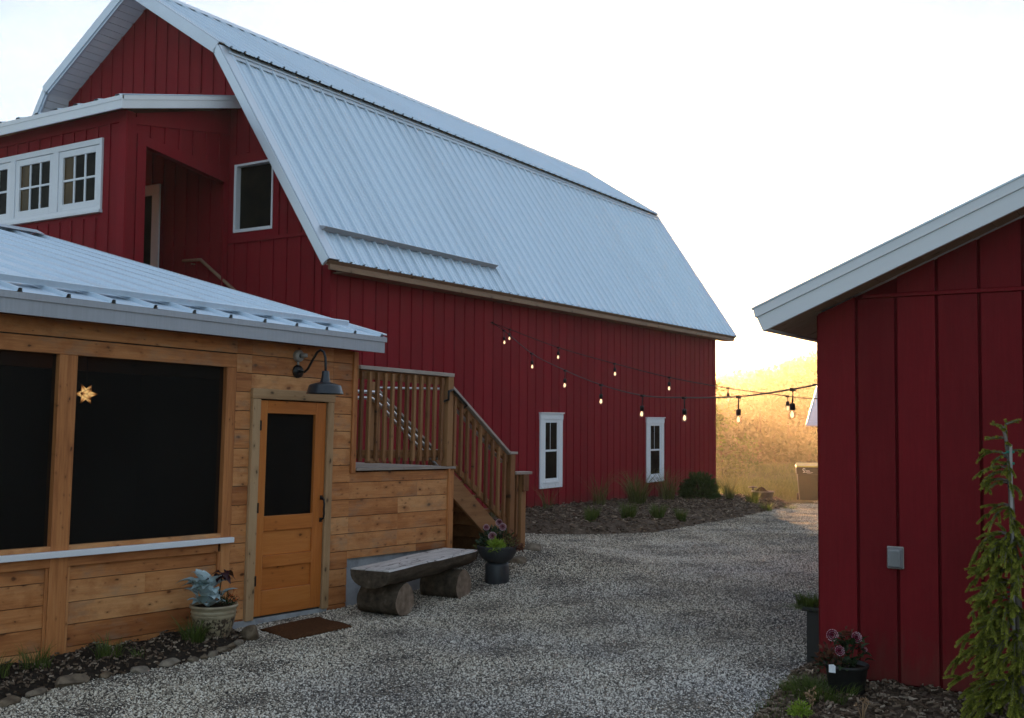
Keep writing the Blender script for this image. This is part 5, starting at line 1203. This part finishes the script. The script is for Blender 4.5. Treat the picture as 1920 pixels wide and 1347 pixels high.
# weeping spruce against the shed
sx_, sy_ = -.93, 7.22; sz_ = gf(sx_, sy_) + .02
sp_ = thing('weeping_spruce', 'young weeping spruce tied to a stake beside shed', 'conifer', (sx_, sy_, sz_))
mb = MB(); mb.tube([(sx_ + .02, sy_, sz_ - .05), (sx_ + .03, sy_ - .01, sz_ + .5), (sx_ + .0, sy_, sz_ + 1.0), (sx_ - .012, sy_, sz_ + 1.4), (sx_ - .02, sy_ - .01, sz_ + 1.62), (sx_ - .035, sy_ - .02, sz_ + 1.75), (sx_ - .05, sy_ - .03, sz_ + 1.80)], [.03, .027, .021, .016, .012, .010, .007], 10); mb.build('trunk', M['bark_grey'], sp_)
mb = MB(); mb.tube([(sx_ - .005, sy_ - .035, sz_ - .1), (sx_ - .005, sy_ - .035, sz_ + 1.70)], .010, 8); mb.build('stake', M['greymetal'], sp_)
M['greentie'] = plain('green_tie', (.02, .22, .16), .5)
mb = MB()
for z in (1.585, 1.655): mb.lathe([(.021, -.008), (.024, 0), (.021, .008)], (sx_ - .008, sy_ - .02, sz_ + z), 12); mb.tube([(sx_ - .02, sy_ - .04, sz_ + z), (sx_ - .045, sy_ - .05, sz_ + z - .012)], .004, 5)
mb.build('tie', M['greentie'], sp_)
br = MB(); Q, RR = [], []
def sprig(pts, rad, dens=1.0):
    """bottle-brush of needles along a polyline, paler towards the new growth at its tip"""
    pts = np.array([tuple(p) for p in pts]); seg = np.diff(pts, axis=0); ln = np.linalg.norm(seg, axis=1); tot = ln.sum(); n = int(tot * 2900 * dens)
    t = RNG.random(n) * tot; cum = np.concatenate([[0], np.cumsum(ln)]); i = np.clip(np.searchsorted(cum, t) - 1, 0, len(seg) - 1)
    f = ((t - cum[i]) / ln[i])[:, None]; c = pts[i] + seg[i] * f; d = seg[i] / ln[i][:, None]
    o = RNG.normal(size=(n, 3)); o[:, 2] += .25; o -= d * (o * d).sum(1, keepdims=True); o /= np.linalg.norm(o, axis=1, keepdims=True)
    taper = (1 - .35 * (t / tot) ** 3)
    Q.append(leaf_cards(c, d * .95 + o, rad * taper * RNG.uniform(.7, 1.1, n), .0036)); RR.append(np.clip(.05 + RNG.random(n) * .4 + .6 * (t / tot) ** 2.2 * RNG.uniform(.4, 1.0, n), 0, 1))
def sweep(q, d2, l2, curve, k=5):
    pp = [q.copy()]
    for j in range(k): d2 = (d2 + Vector((0, 0, curve))).normalized(); q = q + d2 * l2 / k; pp.append(q.copy())
    return pp
def trunk_at(z): return Vector((sx_ + .02 - .055 * (z / 1.8), sy_ - .005, sz_ + z))
def weep(z, az, L, up0, droop=-.28, rad=.019, sub=4, wood=True):
    pts = sweep(trunk_at(z), Vector((math.cos(az), math.sin(az), up0)).normalized(), L, droop, 7)
    if wood: br.tube(pts, [.007 * (1 - .8 * i / 7) + .0015 for i in range(8)], 5)
    sprig(pts[2 if L > .3 else 1:], rad)
    for _ in range(sub):
        i = random.randint(1, 6); q = pts[i]; fwd = (pts[min(i + 1, 7)] - pts[i - 1]).normalized()
        d2 = (fwd * .7 + Vector((random.uniform(-.8, .8), random.uniform(-.8, .4), random.uniform(-.3, .45)))).normalized()
        sprig(sweep(q, d2, L * random.uniform(.22, .42), random.uniform(-.22, .02), 4), rad)
W0, W1 = math.pi * .72, math.pi * 1.72
# leader tip and short stubby side shoots on the upper stem
sprig([trunk_at(1.62), trunk_at(1.72), trunk_at(1.82)], .02)
for (z, az, L, up) in ((1.80, 2.9, .09, .5), (1.82, .2, .09, .6), (1.78, 4.4, .08, .5), (1.74, 3.3, .12, .1), (1.66, .1, .11, .2), (1.70, 4.9, .09, .3)): weep(z, az, L, up, -.05, .017, 2)
for i in range(22):
    z = random.uniform(1.02, 1.66); weep(z, random.uniform(W0, W1 + .4), random.uniform(.15, .27), random.uniform(.0, .6), random.uniform(-.34, -.12), .018, 3)
for i in range(46):
    z = random.uniform(.55, 1.15); weep(z, random.uniform(W0, W1) if random.random() < .8 else random.uniform(0, 6.28), random.uniform(.2, .34), random.uniform(.1, .7), random.uniform(-.38, -.24), .019, 5)
for i in range(50):
    z = random.uniform(.15, .66); weep(z, random.uniform(W0, W1 + .3), random.uniform(.24, .42), random.uniform(.0, .6), random.uniform(-.34, -.16), .019, 5)
br.build('branch', M['bark_grey'], sp_)
quads('needles', np.concatenate(Q), M['needle'], sp_, rnd=np.concatenate(RR))

# flowers
def blob_leaves(c, n, rx, rz, L, Wd, up=.3):
    d = RNG.normal(size=(n, 3)); d[:, 2] = np.abs(d[:, 2]); d /= np.linalg.norm(d, axis=1, keepdims=True); p = np.asarray(c) + d * np.array([rx, rx, rz]) * RNG.uniform(.25, 1, (n, 1))
    dd = d + RNG.normal(0, .5, (n, 3)); dd[:, 2] += up - .3
    return leaf_cards(p, dd, L * RNG.uniform(.6, 1.1, n), Wd * RNG.uniform(.7, 1.1, n))
def flower_head(c, nv, R, parent, tipmat='petaltip', mat='burgundy', name='flower', layers=((1, 26, .15), (.82, 22, .4), (.6, 16, .75), (.35, 10, 1.4))):
    nv = np.array(nv, float); nv /= np.linalg.norm(nv); a = np.cross(nv, [.3, .2, 1]); a /= np.linalg.norm(a); b = np.cross(nv, a); P1, P2 = [], []
    for (rr_, k, lift) in layers:
        for i in range(k):
            t = 2 * math.pi * (i + random.random() * .4) / k; o = a * math.cos(t) + b * math.sin(t); s = -a * math.sin(t) + b * math.cos(t); d = o + nv * lift; d /= np.linalg.norm(d); l = R * rr_; w_ = R * .17
            p0, p1, p2 = np.array(c), c + d * l * .55, c + d * l * .88; p3 = c + d * l + nv * .002
            P1.append([p0, p1 + s * w_, p2 + s * w_ * .9, p2 - s * w_ * .9]); P1.append([p0, p2 - s * w_ * .9, p1 - s * w_, p0 + nv * .0005])
            P2.append([p2 + s * w_ * .9, p3 + s * w_ * .35, p3 - s * w_ * .35, p2 - s * w_ * .9])
    f = quads(name, P1, M[mat], parent); quads('petal_tips', P2, M[tipmat], f); return f
camdir = np.array([.53, -.84, .25])
# urn planting
base = np.array([ux, uy, uz + .40])
dh = thing('dahlia', 'burgundy flowering dahlia in the pedestal urn', 'flower', tuple(base))
quads('leaves', np.concatenate([blob_leaves(base + [-.08, .02, 0], 330, .15, .20, .075, .036), blob_leaves(base + [.0, .08, 0], 160, .15, .17, .07, .03)]), M['leafdark'], dh)
st_ = MB()
for (dx_, dy_, dz_, r) in ((-.10, -.07, .205, .036), (-.03, .08, .25, .04), (.065, .0, .215, .042), (.0, -.1, .12, .046), (-.14, .05, .16, .03)):
    c = base + [dx_, dy_, dz_]; st_.tube([tuple(base + [dx_ * .3, dy_ * .3, -.02]), tuple(base + [dx_ * .8, dy_ * .8, dz_ * .6]), tuple(c)], .004, 5); flower_head(c, camdir + RNG.normal(0, .25, 3), r, dh)
st_.build('stem', M['leafdark'], dh)
hc = thing('lime_plant', 'bright lime green plant at the front of the urn', 'plant', tuple(base + [.07, -.12, 0]))
quads('leaves', np.concatenate([blob_leaves(base + [.075, -.13, .0], 260, .085, .085, .07, .016), blob_leaves(base + [.085, -.16, -.02], 90, .06, .05, .06, .014, -.4)]), M['leaflime'], hc)
bz2 = thing('bronze_filler', 'bronze and grey trailing plants at the right of the urn', 'plant', tuple(base + [.15, .05, 0]))
quads('leaves', np.concatenate([blob_leaves(base + [.11, .05, 0], 240, .12, .17, .05, .012), blob_leaves(base + [.2, .06, -.03], 130, .07, .08, .045, .02, -.3)]), M['bronze'], bz2)
quads('leaves', np.concatenate([blob_leaves(base + [.15, .0, .0], 160, .10, .14, .035, .012), blob_leaves(base + [-.2, -.06, -.02], 70, .06, .05, .035, .012, -.3)]), M['drygrass'], bz2)
# glazed pot planting: broad silver leaves
base = np.array([gx, gy, gz + .275])
sv = thing('silver_plant', 'broad leaved silver plant filling the glazed pot', 'plant', tuple(base))
def broad(c, d, L, Wd, curl, up=(0, 0, 1)):
    d = Vector(d).normalized(); s = d.cross(Vector(up)).normalized(); u = s.cross(d).normalized(); vs = []; fs = []
    prof = (.10, .62, .95, 1.0, .8, .42, .04); nseg = len(prof); c = Vector(c)
    for i, w_ in enumerate(prof):
        t = i / (nseg - 1); mid = c + d * L * (t - .12 * curl * t * t) + u * L * (.35 * t - curl * .75 * t * t)
        for q, lift in ((-1, .5), (-.5, .12), (0, 0), (.5, .12), (1, .5)): vs.append(mid + s * Wd / 2 * w_ * q + u * Wd * .32 * w_ * lift * (1 + .3 * math.sin(i * 2.1 + q * 3)))
    for i in range(nseg - 1):
        for j in range(4): a = i * 5 + j; fs.append((a, a + 1, a + 6, a + 5))
    return vs, fs
mb = MB()
LV = []
for i in range(52):
    a = random.uniform(0, 6.28); el = random.uniform(.0, 1.2); h_ = random.uniform(-.01, .19)
    if i % 3: a = random.uniform(math.pi * .9, math.pi * 1.95)
    dirv = (math.cos(a) * math.cos(el), math.sin(a) * math.cos(el), math.sin(el)); r0 = random.uniform(.02, .11)
    vs, fs = broad((base[0] - .03 + math.cos(a) * r0, base[1] - .03 + math.sin(a) * r0, base[2] + h_), dirv, random.uniform(.12, .175), random.uniform(.08, .12), random.uniform(.3, 1.1))
    mb.add(vs, fs, random.random(), True)
mb.build('leaves', M['silver'], sv)
mb = MB(); dpn = thing('dark_tulip', 'near black drooping flower above the silver leaves', 'flower', tuple(base + [.0, .06, .2]))
for i in range(9):
    a = i * .75; vs, fs = broad((base[0] + .03 + .01 * math.cos(a), base[1] + .055 + .03 * math.sin(a), base[2] + .215 + .02 * (i % 3)), (math.cos(a), math.sin(a), .4), .085, .085, 1.6); mb.add(vs, fs, random.random(), True)
vs, fs = broad((base[0] - .03, base[1] - .01, base[2] + .2), (-.6, -.6, .1), .09, .07, 1.2); mb.add(vs, fs, .1, True)
mb.build('petals', leaf_mat('maroon_petal', (.012, .003, .006), (.035, .006, .012), .1, .4, (.1, .01, .02)), dpn)
mb = MB(); mb.tube([(base[0], base[1] + .04, base[2]), (base[0] + .03, base[1] + .055, base[2] + .24)], .005, 5); mb.build('stem', M['leafdark'], dpn)
of = thing('orange_flowers', 'small orange flowers at the right rim of glazed pot', 'flower', tuple(base + [.09, .09, 0]))
quads('leaves', blob_leaves(base + [.075, .08, 0], 150, .075, .11, .035, .014), M['leafdark'], of); quads('petals', blob_leaves(base + [.11, .09, .03], 90, .06, .10, .018, .012), M['orangeflower'], of)
# shed pot planting
base = np.array([dx, dy, dz + .2])
d2 = thing('dahlia', 'red and white tipped dahlia in the black nursery pot', 'flower', tuple(base))
mb = MB()
for i in range(70):
    a = random.uniform(0, 6.28); r0 = random.uniform(.0, .11); el = random.uniform(-.2, .9); h_ = random.uniform(-.02, .19)
    vs, fs = broad((base[0] + .02 + math.cos(a) * r0, base[1] + math.sin(a) * r0 - .02, base[2] + h_), (math.cos(a) * math.cos(el), math.sin(a) * math.cos(el), math.sin(el)), random.uniform(.05, .085), random.uniform(.03, .048), random.uniform(.3, 1.1)); mb.add(vs, fs, random.random(), True)
mb.build('leaves', M['leafdark'], d2)
mb = MB()
for (dx_, dy_, dz_, r) in ((-.075, -.07, .205, .041), (.075, -.03, .20, .037), (-.01, -.13, .12, .034), (.12, .0, .12, .018)):
    c = base + [dx_, dy_, dz_]; mb.tube([tuple(base + [dx_ * .3, dy_ * .3, -.02]), tuple(c - camdir * .004)], .0035, 5); flower_head(c, camdir + RNG.normal(0, .15, 3), r, d2, layers=((1, 18, .2), (.75, 15, .6), (.5, 11, 1.1)))
mb.build('stem', M['leafdark'], d2)
cg = thing('coleus', 'dull red leaved plant at the left rim of nursery pot', 'plant', tuple(base + [-.12, -.02, 0]))
quads('leaves', np.concatenate([blob_leaves(base + [-.12, -.02, .0], 110, .08, .13, .05, .028), blob_leaves(base + [.0, .02, .17], 50, .05, .08, .04, .018)]), M['bronze'], cg)
quads('leaves', blob_leaves(base + [-.13, -.03, -.02], 60, .09, .09, .045, .022, -.2), M['leafdark'], cg)
# dry seedlings at the frame's lower edge
for (x, y, s, lb) in ((-2.0, 6.62, 1.0, 'dry pinkish seedling standing left in the right hand bed'), (-1.72, 6.72, 1.25, 'taller dry branching seedling in the right hand bed')):
    z = float(sbh(np.array(x), np.array(y))); o = thing('dry_seedling', lb, 'plant', (x, y, z), group='dry seedlings in the shed bed'); mb = MB(); Lf = []
    for i in range(5):
        a = random.uniform(0, 6.28); l = random.uniform(.05, .13) * s; e = (x + .3 * l * math.cos(a), y + .3 * l * math.sin(a), z + l); mb.tube([(x, y, z - .01), (x + .12 * l * math.cos(a), y + .12 * l * math.sin(a), z + l * .6), e], [.004, .003, .002], 5)
        Lf.append(blob_leaves(e, 9, .012, .02, .024, .012))
    mb.build('stem', M['tanstem'], o); quads('leaves', np.concatenate(Lf), M['tanstem'], o)
z = float(sbh(np.array(-2.03), np.array(6.68))); o = thing('cushion_plant', 'small yellow green cushion plant at the very front of shed bed', 'plant', (-2.03, 6.50, z))
quads('leaves', blob_leaves((-2.03, 6.50, z), 420, .075, .085, .03, .010), M['leaflime'], o)
# edging stones along the porch bed and at the steps
def stone(x, y, z, sx, sy, sz, lb, group, rot=None):
    o_ = bpy.data.meshes.new('s'); import bmesh
    b = bmesh.new(); bmesh.ops.create_icosphere(b, subdivisions=3, radius=1); R_ = rot if rot is not None else random.uniform(0, 3.1); sd_ = random.uniform(0, 50)
    pts, ph_ = [], [Vector((random.gauss(0, 1), random.gauss(0, 1), random.gauss(0, 1))).normalized() for _ in range(12)]
    for v in b.verts:
        p = v.co.copy()
        for q in ph_:
            k = p.dot(q)
            if k > .56: p -= q * (k - .56) * .92
        p *= 1 + .05 * math.sin(p.x * 5 + sd_) * math.cos(p.y * 6 + sd_); p = Vector((p.x * sx, p.y * sy, p.z * sz)); pts.append((p.x * math.cos(R_) - p.y * math.sin(R_), p.x * math.sin(R_) + p.y * math.cos(R_), p.z))
    fs = [tuple(v.index for v in f.verts) for f in b.faces]; b.free(); bpy.data.meshes.remove(o_)
    o = mk('edging_stone', pts, fs, M['stone'], None, False, [random.random() * .7] * len(fs), [False] * len(fs)); o.location = (x, y, z)
    return tag(o, lb, 'stone', group)
SG = 'edging stones round the porch bed'
for (x, y, sx, sy, sz, lb) in [
    (-6.45, 4.18, .10, .07, .035, 'long flat stone at the left end of porch bed edging'), (-6.49, 4.42, .12, .06, .04, 'flat brown stone second from left end of edging'), (-6.55, 4.70, .17, .075, .05, 'longest rusty brown slab in the porch bed edging'),
    (-6.52, 4.98, .075, .055, .04, 'pale stone right of the long rusty slab'), (-6.47, 5.22, .10, .07, .04, 'grey stone under the middle of the porch bed'), (-6.43, 5.46, .11, .06, .045, 'brown slab midway along the edging'),
    (-6.40, 5.66, .05, .04, .035, 'small pale cobble before the row of three cobbles'), (-6.41, 5.78, .045, .04, .03, 'small grey cobble in the row of three'), (-6.42, 5.88, .06, .05, .04, 'yellowish cobble in the row of three'),
    (-6.46, 6.02, .07, .05, .045, 'tan stone in front of the glazed pot'), (-6.50, 6.14, .05, .045, .04, 'pale round stone right of the tan stone'), (-6.55, 6.26, .055, .05, .04, 'ochre cobble below the large corner rock'),
    (-6.62, 6.47, .10, .085, .085, 'large dark angular rock at the doormat corner'), (-6.70, 6.34, .05, .045, .04, 'brown cobble tucked behind the large corner rock'), (-6.78, 6.55, .06, .05, .045, 'grey cobble against the door threshold')]:
    stone(x, y, gf(x, y) + sz * .45, sx, sy, sz, lb, SG, rot=random.uniform(1.2, 1.9))
for (x, y, sx, sy, sz, lb) in [(-6.80, 10.42, .18, .13, .10, 'broad tan rock behind the pedestal urn'), (-6.56, 10.6, .13, .11, .08, 'sandy rock right of the pedestal urn'), (-6.85, 9.65, .13, .1, .08, 'small tan rock under the far bench end'), (-6.70, 11.12, .16, .13, .09, 'tan rock at the foot of the step post')]:
    stone(x, y, gf(x, y) + sz * .1, sx, sy, sz, lb, 'rocks at the foot of the steps')
for (x, y, s_, lb) in [(-2.36, 6.95, .055, 'grey stone at the gravel edge by the weeds')]: stone(x, y, gf(x, y) + .012, s_, s_ * .8, .025, lb, 'edge stone by the shed bed')

# trees
def tree(name, label, x, y, h, r, n, leafs, mat, group=None, cb=.25, trunk=True, lobes=9):
    z = gf(x, y) - .1; o = thing(name, label, 'tree', (x, y, z), group=group); mb = MB()
    if trunk:
        mb.tube([(x, y, z), (x + .1, y, z + h * .3), (x, y + .1, z + h * .65), (x + .05, y, z + h * .9)], [h * .022, h * .018, h * .011, h * .003], 8)
    L_ = []
    for i in range(lobes):
        a = random.uniform(0, 6.28); q = random.uniform(cb, .93); rr = r * max(0.05, math.sin(math.pi * min(1, (q - cb + .12) / (1.12 - cb)))) ** .6 * random.uniform(.35, .8); c = np.array([x + rr * math.cos(a), y + rr * math.sin(a), z + h * q])
        if trunk: mb.tube([(x, y, z + h * q * .75), ((x + c[0]) / 2, (y + c[1]) / 2, z + h * q * .9), tuple(c)], [h * .008, h * .005, h * .002], 5)
        k = n // lobes; d = RNG.normal(size=(k, 3)); d /= np.linalg.norm(d, axis=1, keepdims=True); p = c + d * (r * .45) * RNG.random((k, 1)) ** .4 * np.array([1, 1, .75]); L_.append(leaf_cards(p, d + RNG.normal(0, .8, (k, 3)), leafs * RNG.uniform(.6, 1.2, k), leafs * .6))
    if trunk: mb.build('trunk', M['bark_tree'], o)
    quads('crown', np.concatenate(L_), mat, o); return o
tree('broadleaf_tree', 'small leafy tree half hidden behind far barn corner', -19.35, 47.0, 5.6, 1.6, 3000, .20, M['leafmid'], lobes=16)
tree('broadleaf_tree', 'low bushy tree at meadow edge beside the barn corner', -24.2, 62.0, 4.2, 2.2, 2600, .24, M['leafmid'], lobes=12, cb=.05)
# wooded ridge: rising ground behind the meadow, covered with trees
def ridge_top(u): return .0335 + .0026 * np.sin(u * 1.3) + .0012 * np.sin(u * 4.7) + np.interp(u, [10, 17.5, 20, 22.5, 26], [.032, .0215, .004, .0005, .004])
hx_ = np.radians(np.arange(-8, 72, 2.0)); hr = np.array([92, 100, 112, 126, 140, 152, 160, 169.])
Hb, Hr = np.meshgrid(hx_, hr); Hx, Hy = -np.sin(Hb) * Hr, np.cos(Hb) * Hr
Hz = -2.6 + (CAM_Z + Hr * (ridge_top(np.degrees(Hb)) - .022) + 2.6) * smooth01((Hr - 92) / 62)
nx_, ny_ = len(hx_), len(hr); hi = np.arange(nx_ * ny_).reshape(ny_, nx_)
structure(mk('wooded_hill', np.stack([Hx, Hy, Hz], -1).reshape(-1, 3), [tuple(int(v) for v in (hi[j, i], hi[j + 1, i], hi[j + 1, i + 1], hi[j, i + 1])) for j in range(ny_ - 1) for i in range(nx_ - 1)], M['grassland'], None, False, None, np.ones((nx_ - 1) * (ny_ - 1), bool)))
def woods():
    C_, D_, S_ = [], [], []; tr = MB()
    for i in range(420):
        row = random.random() ** .8; u = random.uniform(-4, 40) if random.random() < .8 else random.uniform(40, 66); brg = math.radians(u); dist = 96 + 56 * row
        x, y = -math.sin(brg) * dist, math.cos(brg) * dist; rt = float(ridge_top(u))
        z0 = -2.6 + (CAM_Z + dist * (rt - .022) + 2.6) * float(smooth01(np.array((dist - 92) / 62))); top = CAM_Z + dist * rt * random.uniform(.86, 1.03) - .2
        h = max(3.2, top - z0); r = random.uniform(1.7, 3.0)
        tr.tube([(x, y, z0 - 1), (x, y, z0 + h * .8)], [.16, .05], 5)
        for l in range(10):
            a = random.uniform(0, 6.28); q = random.uniform(.04, .92); rr = r * max(.02, 1.05 - q) ** .5 * random.uniform(.2, .9)
            c = np.array([x + rr * math.cos(a), y + rr * math.sin(a), z0 + h * q]); k = 56; d = RNG.normal(size=(k, 3)); d /= np.linalg.norm(d, axis=1, keepdims=True)
            C_.append(c + d * RNG.uniform(.3, 1.5, (k, 1)) * np.array([1, 1, .85])); D_.append(d + RNG.normal(0, .8, (k, 3)))
    C_, D_ = np.concatenate(C_), np.concatenate(D_)
    structure(quads('woodland', leaf_cards(C_, D_, RNG.uniform(.3, .7, len(C_)), .4), M['woods']), 'stuff')
    structure(tr.build('woodland_trunks', M['bark_tree']), 'stuff')
M['woods'] = leaf_mat('woodland_leaf', (0.035, 0.04, 0.012), (0.06, 0.062, 0.02), .3)
woods()

# ------------------------------------------------------------------ evening haze
mb = MB(); mb.box(-175, 60, -30, 180, -5.2, 15.0)
m, nt, out = new_mat('pale_haze')
pv = nd(nt, 'VolumePrincipled', None, Color=(1.0, 0.86, 0.62, 1), Density=0.0012, Anisotropy=0.82); nt.links.new(pv.outputs[0], out.inputs['Volume'])
try: m.cycles.homogeneous_volume = True
except Exception: pass
hz_ = structure(mb.build('haze', m), 'stuff'); hz_.display_type = 'WIRE'
